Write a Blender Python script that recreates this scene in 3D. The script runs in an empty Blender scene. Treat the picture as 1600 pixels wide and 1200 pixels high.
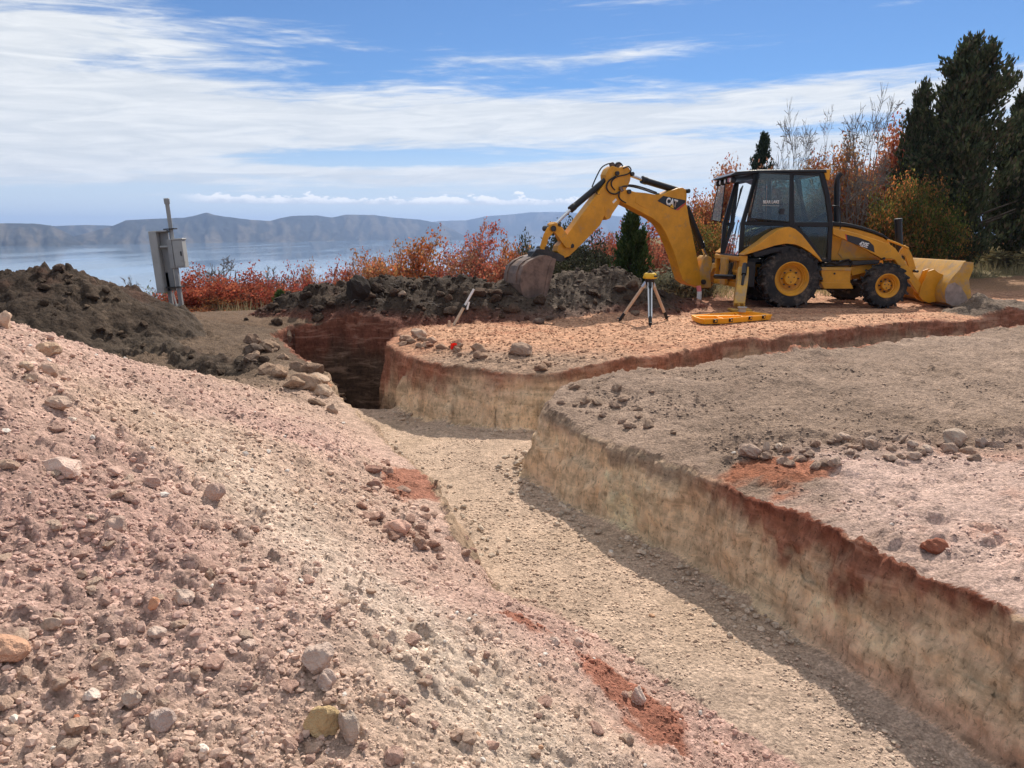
import bpy, math, random
import numpy as np
from mathutils import Vector, Matrix

scene = bpy.context.scene
col = scene.collection
# ------------------------------------------------------------------ camera
FX = 1200.0
EYE = 1.52
PITCH = math.radians(11.08)
cd = bpy.data.cameras.new('camera')
cd.sensor_width = 36.0
cd.lens = 27.0
cd.clip_start = 0.05
cd.clip_end = 30000
cam = bpy.data.objects.new('camera', cd)
col.objects.link(cam)
cam.location = (0, 0, EYE)
cam.rotation_euler = (math.pi/2 - PITCH, 0, 0)
scene.camera = cam
# ------------------------------------------------------------------ light
SUN_EL, SUN_AZ = math.radians(43.0), math.radians(20.0)   # azimuth from +Y towards +X
sd = bpy.data.lights.new('sun', 'SUN')
sd.energy = 3.15
sd.angle = math.radians(0.6)
sd.color = (1.0, 0.925, 0.82)
sun = bpy.data.objects.new('sun', sd)
col.objects.link(sun)
sv = Vector((math.sin(SUN_AZ)*math.cos(SUN_EL), math.cos(SUN_AZ)*math.cos(SUN_EL), math.sin(SUN_EL)))
sun.rotation_euler = sv.to_track_quat('Z', 'Y').to_euler()
sun.location = (10, 30, 20)
vs = scene.view_settings
vs.view_transform = 'Standard'
vs.look = 'None'
vs.gamma = 1
vs.use_curve_mapping = False
vs.exposure = 0.88
scene.cycles.use_denoising = True
scene.cycles.max_bounces = 6
scene.cycles.diffuse_bounces = 4
scene.cycles.glossy_bounces = 3
scene.cycles.transmission_bounces = 6
scene.cycles.transparent_max_bounces = 12
scene.cycles.volume_bounces = 0
scene.cycles.caustics_reflective = False
scene.cycles.caustics_refractive = False

# ------------------------------------------------------------------ node helpers
class NT:
    def __init__(s, tree):
        s.t = tree; s.n = tree.nodes; s.l = tree.links
    def put(s, sock, v):
        if isinstance(v, bpy.types.NodeSocket): s.l.new(v, sock)
        elif v is not None:
            try: sock.default_value = v
            except Exception: sock.default_value = (v[0], v[1], v[2], 1)
    def math(s, op, a, b=None, c=None, clamp=False):
        n = s.n.new('ShaderNodeMath'); n.operation = op; n.use_clamp = clamp
        for i, v in enumerate((a, b, c)):
            if v is not None: s.put(n.inputs[i], v)
        return n.outputs[0]
    def mapr(s, v, a, b, c=0.0, d=1.0, smooth=True):
        n = s.n.new('ShaderNodeMapRange')
        n.interpolation_type = 'SMOOTHSTEP' if smooth else 'LINEAR'
        s.put(n.inputs[0], v)
        for i, q in enumerate((a, b, c, d)): s.put(n.inputs[i+1], q)
        return n.outputs[0]
    def noise(s, vec, scale, detail=4, rough=.55, dist=0.0):
        n = s.n.new('ShaderNodeTexNoise')
        if vec is not None: s.put(n.inputs['Vector'], vec)
        n.inputs['Scale'].default_value = scale; n.inputs['Detail'].default_value = detail
        n.inputs['Roughness'].default_value = rough; n.inputs['Distortion'].default_value = dist
        return n.outputs['Fac']
    def vor(s, vec, scale, feature='F1', out='Distance', rnd=1.0):
        n = s.n.new('ShaderNodeTexVoronoi'); n.feature = feature
        if vec is not None: s.put(n.inputs['Vector'], vec)
        n.inputs['Scale'].default_value = scale
        n.inputs['Randomness'].default_value = rnd
        return n.outputs[out]
    def mix(s, f, a, b, mode='MIX'):
        n = s.n.new('ShaderNodeMix'); n.data_type = 'RGBA'; n.blend_type = mode
        s.put(n.inputs[0], f)
        for i, v in ((6, a), (7, b)):
            if isinstance(v, bpy.types.NodeSocket): s.l.new(v, n.inputs[i])
            else: n.inputs[i].default_value = (v[0], v[1], v[2], 1)
        return n.outputs[2]
    def comb(s, x, y, z):
        n = s.n.new('ShaderNodeCombineXYZ')
        for i, v in enumerate((x, y, z)): s.put(n.inputs[i], v)
        return n.outputs[0]
    def sep(s, v):
        n = s.n.new('ShaderNodeSeparateXYZ'); s.put(n.inputs[0], v)
        return n.outputs
    def vmul(s, v, k):
        n = s.n.new('ShaderNodeVectorMath'); n.operation = 'MULTIPLY'
        s.put(n.inputs[0], v); n.inputs[1].default_value = k
        return n.outputs[0]
    def coord(s, which='Object'):
        return s.n.new('ShaderNodeTexCoord').outputs[which]
    def attr(s, name, kind='GEOMETRY'):
        n = s.n.new('ShaderNodeAttribute'); n.attribute_name = name; n.attribute_type = kind
        return n.outputs
    def bump(s, h, strength=.5, dist=.01, normal=None):
        n = s.n.new('ShaderNodeBump')
        n.inputs['Strength'].default_value = strength; n.inputs['Distance'].default_value = dist
        s.put(n.inputs['Height'], h)
        if normal is not None: s.l.new(normal, n.inputs['Normal'])
        return n.outputs[0]

def new_mat(name):
    m = bpy.data.materials.new(name); m.use_nodes = True
    nt = NT(m.node_tree)
    b = m.node_tree.nodes['Principled BSDF']
    return m, nt, b

# ------------------------------------------------------------------ sky
world = bpy.data.worlds.new('World')
scene.world = world
world.use_nodes = True
w = NT(world.node_tree)
bg = world.node_tree.nodes['Background']
sky = w.n.new('ShaderNodeTexSky')
sky.sky_type = 'NISHITA'
sky.sun_disc = False
sky.sun_elevation = SUN_EL
sky.sun_rotation = SUN_AZ
sky.altitude = 1800
sky.air_density = 1.0
sky.dust_density = 0.35
sky.ozone_density = 2.0
d = w.coord('Generated')
dx, dy, dz = w.sep(d)
DEG = 57.29578
el = w.math('MULTIPLY', w.math('ARCSINE', dz), DEG)
az = w.math('MULTIPLY', w.math('ARCTAN2', dx, dy), DEG)
zc = w.math('ADD', w.math('MAXIMUM', dz, 0.0), 0.06)
px = w.math('DIVIDE', dx, zc); py = w.math('DIVIDE', dy, zc)
pv = w.comb(w.math('MULTIPLY', px, .55), w.math('MULTIPLY', py, 1.0), 3.0)
n1 = w.noise(pv, 1.3, 10, .66, .5)
# streaks run slightly tilted across the view
av = w.comb(w.math('MULTIPLY', az, .045), w.math('ADD', w.math('MULTIPLY', el, .42), w.math('MULTIPLY', az, -.018)), 1.7)
n2 = w.noise(av, 1.0, 9, .62, .5)
av2 = w.comb(w.math('MULTIPLY', az, .16), w.math('ADD', w.math('MULTIPLY', el, 1.5), w.math('MULTIPLY', az, -.06)), 7.7)
n3 = w.noise(av2, 1.0, 8, .65, .9)
def gauss(ca, ce, ra, re, tilt=0.0):
    a = w.math('SUBTRACT', az, ca)
    e = w.math('SUBTRACT', w.math('SUBTRACT', el, ce), w.math('MULTIPLY', a, tilt))
    a = w.math('DIVIDE', a, ra); e = w.math('DIVIDE', e, re)
    q = w.math('ADD', w.math('MULTIPLY', a, a), w.math('MULTIPLY', e, e))
    return w.math('EXPONENT', w.math('MULTIPLY', q, -1.0))
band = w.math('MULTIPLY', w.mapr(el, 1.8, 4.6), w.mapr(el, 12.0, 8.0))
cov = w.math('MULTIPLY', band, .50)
def addc(k, g):
    global cov
    cov = w.math('ADD', cov, w.math('MULTIPLY', g, k))
cov = w.math('ADD', cov, w.math('MULTIPLY', w.mapr(el, 19, 32), .48))  # extra cloud overhead, out of view, added for more neutral ambient light
addc(.62, gauss(-32, 10.5, 13, 4.8))
addc(.10, gauss(-25, 6, 20, 3))
addc(-.85, gauss(-8.5, 5.2, 13, .6, .02))
addc(-.35, gauss(-29, 9.4, 3.5, .55, .05))
addc(-.25, gauss(-24, 10.3, 5, .8))
addc(.30, gauss(8, 15.2, 9, 1.1, .05))
addc(.22, gauss(4, 12.0, 12, .8, .06))
addc(.30, gauss(31, 15.6, 4, .45, .3))
addc(.20, gauss(22, 9.6, 14, 1.2, .05))
addc(-.30, gauss(24, 11.0, 12, .9, .05))
addc(-.2, gauss(22, 6.8, 10, .5, .02))
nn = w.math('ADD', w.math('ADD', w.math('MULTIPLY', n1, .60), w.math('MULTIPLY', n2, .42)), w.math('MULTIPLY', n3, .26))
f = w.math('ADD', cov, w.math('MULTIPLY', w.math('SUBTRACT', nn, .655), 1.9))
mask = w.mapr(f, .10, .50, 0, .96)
# low cumulus row
cn = w.noise(w.comb(w.math('MULTIPLY', az, .75), w.math('MULTIPLY', el, 1.5), 2.0), 1.0, 7, .62)
cn2 = w.noise(w.comb(w.math('MULTIPLY', az, .22), 0.0, 5.0), 1.0, 2, .5)
ctop = w.math('ADD', 2.15, w.math('MULTIPLY', w.math('ADD', w.math('SUBTRACT', cn, .34), w.math('MULTIPLY', w.math('SUBTRACT', cn2, .5), .7)), 2.6))
base = w.mapr(el, 1.95, 2.12)
cum = w.math('MULTIPLY', base, w.mapr(w.math('SUBTRACT', ctop, el), 0.0, .15))
cum = w.math('MULTIPLY', cum, w.mapr(az, -23.5, -20.5))
shade = w.mapr(w.math('ADD', w.math('SUBTRACT', el, 2.0), w.math('MULTIPLY', w.math('SUBTRACT', cn, .5), 1.2)), 0.0, .55)
SKYK = .15
low = w.mapr(el, 9.0, 0.5, 0.03, .88)
skyb = w.mix(1.0, sky.outputs[0], (.165, .262, .36), 'MULTIPLY')
skyc = w.mix(low, skyb, (3.1, 3.35, 3.55))
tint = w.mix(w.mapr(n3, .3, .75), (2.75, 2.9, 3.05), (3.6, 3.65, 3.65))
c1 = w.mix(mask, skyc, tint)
cc = w.mix(shade, (2.9, 3.1, 3.35), (4.7, 4.6, 4.5))
c2 = w.mix(w.math('MULTIPLY', cum, .95), c1, cc)
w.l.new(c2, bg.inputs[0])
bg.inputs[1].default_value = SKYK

# ------------------------------------------------------------------ projection helpers (photo pixels -> places in the world)
CT, ST = math.cos(PITCH), math.sin(PITCH)
def ray(u, v):
    a = (u-800)/FX; b = (600-v)/FX
    return np.array((a, CT + b*ST, -ST + b*CT))
def on_z(u, v, z=0.0):
    r = ray(u, v); t = (z-EYE)/r[2]
    return (r[0]*t, r[1]*t, z)
def on_y(u, v, y):
    r = ray(u, v); t = y/r[1]
    return (r[0]*t, y, EYE + r[2]*t)

# ------------------------------------------------------------------ numpy noise
def _h(ix, iy, seed):
    ix = ix.astype(np.int64); iy = iy.astype(np.int64)
    n = (ix*374761393 + iy*668265263 + seed*974634777) & 0xffffffff
    n = ((n ^ (n >> 13))*1274126177) & 0xffffffff
    n = ((n ^ (n >> 16))*2246822519) & 0xffffffff
    return (n ^ (n >> 15)).astype(np.float64)/4294967295.0
def vnoise(x, y, s=1.0, seed=0):
    x = x/s + seed*17.13; y = y/s - seed*9.71
    ix = np.floor(x); iy = np.floor(y); fx = x-ix; fy = y-iy
    fx = fx*fx*(3-2*fx); fy = fy*fy*(3-2*fy)
    a = _h(ix, iy, seed); b = _h(ix+1, iy, seed); c = _h(ix, iy+1, seed); e = _h(ix+1, iy+1, seed)
    return (a+(b-a)*fx)*(1-fy) + (c+(e-c)*fx)*fy
def fbm(x, y, s=1.0, oct=4, seed=0, gain=.5):
    r = 0; amp = 1; tot = 0
    for i in range(oct):
        r = r + amp*(vnoise(x*(.8)+y*.6, y*.8-x*.6, s, seed+i*3)-.5) if i % 2 else r + amp*(vnoise(x, y, s, seed+i*3)-.5)
        tot += amp; amp *= gain; s *= .5
    return r/tot*2
def clods(x, y, s, seed, p=.7, flat=.75):
    """rounded clods of spacing s: height above the ground and a random number per clod"""
    X = x/s; Y = y/s
    ix = np.floor(X); iy = np.floor(Y)
    best = np.zeros_like(X); rid = np.zeros_like(X)
    for i in (-1, 0, 1):
        for j in (-1, 0, 1):
            cx = ix+i; cy = iy+j
            r1 = _h(cx, cy, seed); r2 = _h(cx, cy, seed+1); r3 = _h(cx, cy, seed+2); r4 = _h(cx, cy, seed+3)
            ex = X-(cx+.15+.7*r1); ey = Y-(cy+.15+.7*r2)
            ang = r4*6.283; ca, sa = np.cos(ang), np.sin(ang)
            k = 1+.6*_h(cx, cy, seed+4)
            ax = (ex*ca+ey*sa)*k; ay = (-ex*sa+ey*ca)
            R = (.16+.44*r3**1.6)*(r4*7.3 % 1 < p)
            q = R*R-ax*ax-ay*ay
            h = np.sqrt(np.maximum(q, 0))*flat
            m = h > best
            best = np.where(m, h, best); rid = np.where(m, r1, rid)
    return best*s, rid
def sstep(a, b, x):
    t = np.clip((x-a)/(b-a), 0, 1)
    return t*t*(3-2*t)
# ------------------------------------------------------------------ terrain
# smooth lie of the land: thin plate through surveyed spots (x, y, z)
TP = [(0,0,-.05),(-1.2,.3,.02),(1.2,.4,-.4),(-3,1,.6),(-4.2,2.5,1.15),(-6,0,.9),(0,-4,-.1),(-5,-5,.6),(5,-5,-.2),(4,0,-.25),
 (-3.67,5.5,.93),(-5.5,4.5,1.35),(-6.8,6.2,1.0),(-3.35,5.97,.60),(-3.25,6.9,.28),(-3.0,7.85,.0),(-2.3,8.5,-.22),(-1.75,8.3,-.36),
 (-3.9,8.4,-.1),(-4.6,7.4,.15),(-4.3,9.6,-.2),(-3.4,10.6,-.22),(-6.5,9.5,.05),(-9,9,.3),
 (-2.08,4.4,.36),(-2.3,3.3,.78),(-1.9,2.7,.46),(-1.42,4.05,.06),(-1.96,6.5,-.02),(-.9,4.7,-.3),(-1.1,6.35,-.38),(-.45,3.5,-.28),
 (.12,2.6,-.42),(-.59,2.1,-.08),(-1.08,1.9,.1),(-1.63,2.2,.3),(-.66,2.75,-.02),(-2.7,5.2,.46),(-1.5,5.2,-.02),
 (.35,3.8,-.52),(-.16,4.6,-.46),(-.6,6.1,-.45),(-1.2,7.2,-.43),(.95,3.1,-.66),(1.25,2.3,-.62),(2.2,.2,-.5),
 (-3.9,12.3,-.02),(-5.5,12,.0),(-3.8,13.6,.05),(-9,13,.1),
 (.33,7.3,-.24),(.85,6.4,-.27),(1.65,5.3,-.20),(2.03,4.3,-.17),(2.45,3.3,-.17),(3.6,1.0,-.2),(.45,7.9,-.13),(1.44,8.45,.0),(3.0,8.95,.03),
 (4.44,9.9,.04),(7.4,11.2,.06),(2.6,6.2,-.18),(4.0,6.4,-.16),(5.5,8.3,-.06),(4.0,4.3,-.17),(6,5,-.14),(8,9,-.02),(9,4,-.12),(10,12,.0),
 (-1.9,11.2,.0),(-1.3,10.2,-.04),(-.3,9.6,-.06),(.4,9.45,-.12),(1.2,9.7,-.02),(2.0,10.1,0),(4,11.8,0),(7,13.7,0),(10,15.3,0),
 (0,12,.0),(3,14,.0),(6,16,.0),(9,17,.02),(-2,13.5,.02),(0,15,0),(6,19,.05),(12,18,.15),(13,14,.1),(14,9,0)]
TPa = np.array(TP, float)
def tps_fit(P, z, lam=1e-3):
    n = len(P); D = np.linalg.norm(P[:, None]-P[None], axis=2)
    K = np.where(D > 0, D*D*np.log(D+1e-12), 0)+lam*np.eye(n)
    A = np.zeros((n+3, n+3)); A[:n, :n] = K; A[:n, n] = 1; A[:n, n+1:] = P; A[n, :n] = 1; A[n+1:, :n] = P.T
    return np.linalg.solve(A, np.concatenate([z, np.zeros(3)]))
TW = tps_fit(TPa[:, :2], TPa[:, 2])
def tps(x, y):
    r = TW[-3]+TW[-2]*x+TW[-1]*y
    for i in range(len(TP)):
        q = (x-TPa[i, 0])**2+(y-TPa[i, 1])**2
        r = r+TW[i]*.5*q*np.log(q+1e-12)
    return r
TRENCH = np.array([(5.0,-3),(4.0,-3),(2.35,0),(1.35,2.2),(1.0,3.0),(.38,3.9),(-.16,4.65),(-.42,5.4),(-.66,6.2),(-1.2,7.3),(-1.6,8.25),(-2.0,8.9),(-2.5,10.0),
 (-3.1,11.3),(-3.9,12.6),(-3.75,13.15),(-2.9,13.3),(-2.1,13.2),(-1.9,12.3),(-1.98,11.2),(-1.55,10.3),(-1.2,9.9),(-.72,9.42),(-.2,9.24),(.35,9.22),
 (1.0,9.42),(1.75,9.85),(3.75,11.35),(6.7,13.42),(9.6,14.8),(10.3,14.9),(10.6,14.5),(10.2,13.9),(7.5,12.15),(4.4,10.2),(3.0,9.3),(1.5,8.72),(.7,8.38),
 (.33,7.98),(.2,7.5),(.5,6.9),(.8,6.35),(1.45,5.35),(1.86,4.3),(2.26,3.25),(3.7,0)], float)
def trench_sd(x, y):
    """signed distance to the trench outline (negative inside), nearest direction outwards"""
    best = np.full(x.shape, 1e9); gx = np.zeros_like(x); gy = np.zeros_like(x)
    inside = np.zeros(x.shape, bool)
    n = len(TRENCH)
    for i in range(n):
        ax, ay = TRENCH[i]; bx, by = TRENCH[(i+1) % n]
        ex, ey = bx-ax, by-ay
        t = np.clip(((x-ax)*ex+(y-ay)*ey)/(ex*ex+ey*ey), 0, 1)
        qx = x-(ax+t*ex); qy = y-(ay+t*ey); q = qx*qx+qy*qy
        m = q < best
        best = np.where(m, q, best); gx = np.where(m, qx, gx); gy = np.where(m, qy, gy)
        c = ((ay > y) != (by > y)) & (x < ex*(y-ay)/(ey if ey else 1e-9)+ax)
        inside ^= c
    dd = np.sqrt(best)
    s = np.where(inside, -dd, dd)
    k = np.where(dd > 1e-6, 1/np.maximum(dd, 1e-6), 0)*np.where(inside, -1, 1)
    return s, gx*k, gy*k
def ridge(x, y, pts, slope, rnd=.25):
    """a heap along a crest polyline; pts = (x, y, crest z)"""
    best = np.full(x.shape, -9.0)
    for (ax, ay, az_), (bx, by, bz) in zip(pts[:-1], pts[1:]):
        ex, ey = bx-ax, by-ay
        t = np.clip(((x-ax)*ex+(y-ay)*ey)/(ex*ex+ey*ey), 0, 1)
        q = np.sqrt((x-(ax+t*ex))**2+(y-(ay+t*ey))**2+rnd*rnd)-rnd
        best = np.maximum(best, az_+t*(bz-az_)-q*slope)
    return best
DARK = [(-12,14.5,-.2),(-9.0,12.7,.05),(-7.1,12.0,1.10),(-6.5,11.8,.80),(-5.5,11.2,.17),(-4.6,10.7,-.10),(-3.85,9.95,-.06),(-3.45,9.6,-.12)]
BERM = [(-4.9,14.6,.1),(-4.2,14.6,.38),(-3.4,14.6,.62),(-2.7,14.7,.78),(-1.4,14.8,.74),(-.2,14.9,.70),(.4,15.2,.66),(1.2,15.5,.84),(2.1,15.6,.74),(2.8,15.7,.36),(3.6,16.0,.16),(4.3,16.4,.05)]
GREY = [(8.9,15.25,.10),(9.4,15.3,.26),(9.9,15.35,.24),(10.8,15.3,.22),(12.5,15.3,.15)]
LAKE_Z = -30.0

# polar grid round the photographer's spot, finer where the ground is close
fine = np.linspace(-38, 38, 535)
coarse = np.concatenate([np.linspace(40, 178, 34), np.linspace(180, 320, 36)])
ang = np.radians(np.concatenate([fine, coarse]))
r1 = np.geomspace(.25, 1.3, 18, endpoint=False)
r2 = np.geomspace(1.3, 19, int(math.log(19/1.3)/.0033), endpoint=False)
r3 = np.geomspace(19, 42, 90, endpoint=False)
r4 = np.geomspace(42, 9000, 70)
rad = np.concatenate([[.02], r1, r2, r3, r4])
A_, R_ = np.meshgrid(ang, rad)
NR, NA = A_.shape
X0 = (R_*np.sin(A_)).ravel(); Y0 = (R_*np.cos(A_)).ravel(); RR = R_.ravel()

def surface(x, y, rr):
    """returns displaced x, y, z, colour, region for plan positions"""
    N = len(x)
    near = rr < 24
    z = np.zeros(N)
    # large lie
    az_ = np.degrees(np.arctan2(x, np.maximum(y, .01)))
    leftm = 1-sstep(-2, 9, az_)
    leftm = np.where(y < 0, np.where(x < 0, 1, 0), leftm)
    rr2 = np.hypot(x, y)
    fall = -(np.log1p(np.exp(np.clip((rr2-18.0)/1.5, -40, 200)))*1.5)*.26*leftm
    rise = sstep(19, 48, rr2)*1.25*(1-leftm)+.25*fbm(x, y, 14, 3, 71)*sstep(18, 30, rr2)
    far = fall+rise-(1-leftm)*np.maximum(rr2-60, 0)*.06
    far = np.maximum(far, LAKE_Z-6)
    xn, yn = x[near], y[near]
    t = tps(xn, yn)
    q = (1-sstep(13, 20, np.hypot(xn*.9, yn-5)))
    top = far.copy()
    top[near] = np.clip(t, -1.2, 1.6)*q + far[near]*(1-q) + (fall[near]*q)
    wx = xn+.10*fbm(xn, yn, .9, 3, 5); wy = yn+.10*fbm(xn, yn, .9, 3, 9)
    # --- heaps
    d1 = np.full(N, -99.0); d2 = d1.copy(); d3 = d1.copy()
    lump = fbm(xn, yn, 1.1, 4, 21)*.14
    d1[near] = ridge(wx, wy, DARK, .60, .25)+lump*.7
    yy = wy-14.7
    d2[near] = ridge(wx, wy, BERM, .66, .22)+lump*1.25
    d3[near] = ridge(wx, wy, GREY, .5, .15)+lump*.6
    # --- trench
    s = np.full(N, 9.0); gx = np.zeros(N); gy = np.zeros(N)
    a, b, c = trench_sd(xn, yn)
    along = fbm(xn, yn, .7, 3, 33)*.08+fbm(xn, yn, .12, 2, 35)*.035
    s[near] = a; gx[near] = b; gy[near] = c
    sn = s.copy(); sn[near] += along*np.exp(-(a/.5)**2)
    floor = -.85-.06*sstep(8.2, 7.0, y)+.03*fbm(x, y, 1.5, 3, 41)
    pit = sstep(10.28, 10.5, y+.25*(x+1.6))*(x < .5)
    floor = floor-.75*pit
    leftbank = (x < (-.45*(y-3.1)+1.5))
    e = np.where((x > .1) & (y < 8), .06, .07)
    c0, W = .21, .36
    # slumped spoil on the near left bank
    soft = np.where(leftbank, sstep(5.4, 4.4, y), 0)
    so = np.abs(sn)
    off = np.where(so < c0, so*e/c0, np.where(so < W, e+(so-c0)*(W-e)/(W-c0), so))*np.sign(sn)
    off = sn*soft+off*(1-soft)
    hw = c0*(1-soft)+.36*soft
    k = sstep(0, 1, (sn+hw)/(2*hw))
    # steeper middle and rounded rim
    k = np.where(soft > .5, k, np.clip((sn+c0)/(2*c0), 0, 1)**.9)
    rim = np.exp(-np.maximum(sn-.1, 0)/.26)*np.where(y > 8.8, .13-.08*sstep(1.5, 3.0, x), .09)*sstep(-.02, .12, sn)
    topz = np.maximum(np.maximum(np.maximum(top, d1), d2), d3)
    z = floor+(topz-rim-floor)*k
    dxy = off-sn
    x2 = x+gx*dxy; y2 = y+gy*dxy
    # crumbs fallen against the foot of the walls
    tal = np.zeros(N)
    tal[near] = np.clip(fbm(xn, yn, .35, 3, 91)+.15, 0, 1)*.10*np.exp(np.minimum(sn[near]+c0, 0)/.08)*(sn[near] < -c0*.2)*(1-soft[near])
    z = z+tal*(1-k)
    # --- regions
    reg = np.zeros(N, int)               # 0 ground
    reg[(rr < 24) & (topz > top) & (d1 >= topz-1e-9)] = 5
    reg[(rr < 24) & (topz > top) & (d2 >= topz-1e-9)] = 6
    reg[(rr < 24) & (topz > top) & (d3 >= topz-1e-9)] = 7
    pad = (rr < 24) & (reg == 0) & (y > 9.0+.0*x) & (x > -2.4) & (s > 0) & (y > 9+.68*(x-1.4)-.9*(x < 1.4)) & (y < 22) & (x < 14)
    blk = (rr < 24) & (reg == 0) & ~pad & (s > 0) & (x > -.45*(y-3.1)+1.5) & (y < 15.5)
    spoil = (rr < 14) & (reg == 0) & ~pad & ~blk & (s > 0) & (y < 13)
    reg[pad] = 2; reg[blk] = 3; reg[spoil] = 4
    wall = (np.abs(sn) < c0+.02) & (soft < .6) & (rr < 24)
    inside = (sn < 0) & (rr < 24)
    reg[inside] = 1
    reg[wall] = 8
    reg[(soft > .6) & (np.abs(sn) < .36) & (rr < 24)] = 4
    # --- lumps and clods
    amp = np.zeros(N)
    amp = np.where(reg == 4, 1.0, amp); amp = np.where(reg == 1, .30, amp); amp = np.where(reg == 2, .30, amp)
    amp = np.where(reg == 3, .80, amp); amp = np.where((reg >= 5) & (reg <= 7), 1.9, amp); amp = np.where(reg == 8, .25, amp)
    amp = np.where((reg == 0) & (rr < 24), .5, amp)
    edge_l = np.exp(-((s-.16)/.20)**2)*((reg == 2) | (reg == 3) | (reg == 8))*(rr < 20)
    if N == NR*NA:
        g_ = amp.reshape(NR, NA)
        for st_ in (1, 1, 2, 2, 4, 4, 8, 8, 12, 12):
            g_ = (g_+np.roll(g_, st_, 1)+np.roll(g_, -st_, 1)+np.vstack([g_[:1].repeat(st_, 0), g_[:-st_]])+np.vstack([g_[st_:], g_[-1:].repeat(st_, 0)]))/5
        amp = g_.ravel()
    amp = amp+1.0*edge_l*(y > 3.0)*np.clip(.3+1.4*vnoise(x, y, .5, 95), 0, 1.6)*.6
    xm, ym, am = x[near], y[near], amp[near]
    # banks of the left edge near the pit are blocky
    wob = .02
    qx = xm+wob*fbm(xm, ym, .06, 2, 51)*2; qy = ym+wob*fbm(xm, ym, .06, 2, 52)*2
    patch = sstep(-.25, .45, fbm(xm, ym, .9, 3, 61))
    h1, i1 = clods(qx, qy, .052, 101, .85)
    h2, i2 = clods(qx, qy, .11, 111, .55)
    h3, i3 = clods(qx, qy, .24, 121, .30, .6)
    h4, i4 = clods(qx, qy, .028, 131, .9)
    big = sstep(.5, .95, am)
    dkm = ((reg[near] >= 5) & (reg[near] <= 7))*1.0
    h5, i5 = clods(qx, qy, .17, 141, .8, .7); h6, i6 = clods(qx, qy, .38, 151, .4, .55)
    disp = am*(h1*.8+h4*.75+h2*(.4+.6*patch)+h3*.5*patch*big)+dkm*(h5*.8+h6*.55)
    disp += am*.035*fbm(xm, ym, .5, 5, 63, .6)+am*.13*fbm(xm, ym, 1.3, 4, 64, .55)*big
    bk = (reg[near] == 3)
    rdg = np.exp(-((ym-6.15-.25*fbm(xm, ym, 1.2, 3, 67)-.03*(xm-2))/.16)**2)*sstep(1.0, 1.7, xm)
    disp += bk*(.09*fbm(xm, ym, .8, 5, 65, .62)+.08*rdg*np.clip(.4+vnoise(xm, ym, .3, 68), 0, 1.2)+.03*np.maximum(fbm(xm*.35, ym*1.2, .5, 3, 66), 0))
    rt_ = 0
    for yr, ph in ((16.28, 0), (17.9, .3), (15.1, .6)):
        yc = yr+.10*np.sin(xm*.5+ph*9)+(.18*(xm-6) if yr < 15.5 else 0)
        rt_ = rt_+np.exp(-(((ym-yc)/.22)**2)**2)*sstep(1.5, 4.0, xm)*(.028+.015*np.sin(xm*28+(ym-yc)*12))
    disp = disp-rt_*(reg[near] == 2)
    zz = z.copy(); zz[near] += disp
    # walls pushed in and out: vertical flutes and broken ledges
    wl = (np.exp(-(sn/.26)**4)*(1-soft))[near]
    zl = z[near]
    along_c = xm*gy[near]-ym*gx[near]
    rough = .045*fbm(along_c, zl*.45, .17, 4, 77)+.04*fbm(along_c*.8+5, zl*1.4, .5, 4, 78, .6)+.022*fbm(along_c, zl*.4, .04, 2, 79)
    # ledge where the soil changes
    x2 = x2.copy(); y2 = y2.copy()
    x2[near] += gx[near]*rough*wl*-1.0; y2[near] += gy[near]*rough*wl*-1.0
    # --- colour (true colours of the soils)
    def C(*v): return np.array(v)[None, :]
    colr = np.tile(C(.12, .10, .06), (N, 1)).astype(float)
    colr[rr < 24] = (.30, .20, .14)
    def blend(m, c):
        nonlocal colr
        colr = colr*(1-m[:, None])+C(*c)*m[:, None]
    f1 = np.zeros(N); f2 = f1.copy(); f3 = f1.copy(); f4 = f1.copy()
    f1[near] = fbm(xm, ym, 1.6, 5, 201, .6); f2[near] = fbm(xm, ym, .7, 5, 202, .6); f3[near] = fbm(xm, ym, 3.2, 4, 203, .55); f4[near] = fbm(xm, ym, .25, 4, 204, .65)
    blend(((reg == 0) & (x < 0) & (y > 10) & (rr < 24))*1.0, (.15, .105, .075))
    sp = (reg == 4)*1.0
    blend(sp, (.53, .385, .335))
    blend(sp*sstep(-.1, .5, f1), (.50, .38, .31))
    blend(sp*sstep(.0, .5, -f1+.3*f4)*.6, (.43, .29, .265))
    cream = np.exp(-(((x+.3-(y-3)*-.9)/.55)**2))*np.exp(-((y-3.0)/1.6)**2)
    blend(sp*np.clip(cream*1.1+.3*f2*cream, 0, 1)*.7, (.62, .54, .47))
    red = np.exp(-((x-.62)/.28)**2-((y-3.45)/.55)**2)+.8*np.exp(-((x-.05)/.22)**2-((y-3.75)/.2)**2)+.8*np.exp(-((x+.75)/.35)**2-((y-5.9)/.8)**2)
    blend(sp*sstep(.42, .62, red*(1+.9*f4+.5*f2))*.8, (.28, .10, .06))
    blend(sp*sstep(6.3, 8.2, y+.6*f2)*.6, (.42, .32, .25))
    blend(sp*sstep(8.3, 9.6, y+.5*f2-.3*(x+2))*.8, (.28, .215, .165))
    blend(sp*sstep(9.2, 11.0, y+.8*f2)*.6, (.20, .15, .12))
    blend(sp*sstep(7.6, 8.8, y+.5*f2-.55*(x+2.6))*sstep(-2.2, -3.2, x+.4*f4)*.85, (.125, .092, .068))
    # grey-violet small stones low left
    low_ = np.exp(-((x+1.4)/.9)**2-((y-1.9)/.7)**2)
    blend(sp*low_*.4, (.42, .33, .29))
    fl = (reg == 1)*1.0
    blend(fl, (.49, .385, .31))
    blend(fl*sstep(.0, .5, f2)*.5, (.40, .31, .235))
    blend(fl*sstep(4.9, 3.4, y)*.8, (.47, .38, .32))
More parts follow.
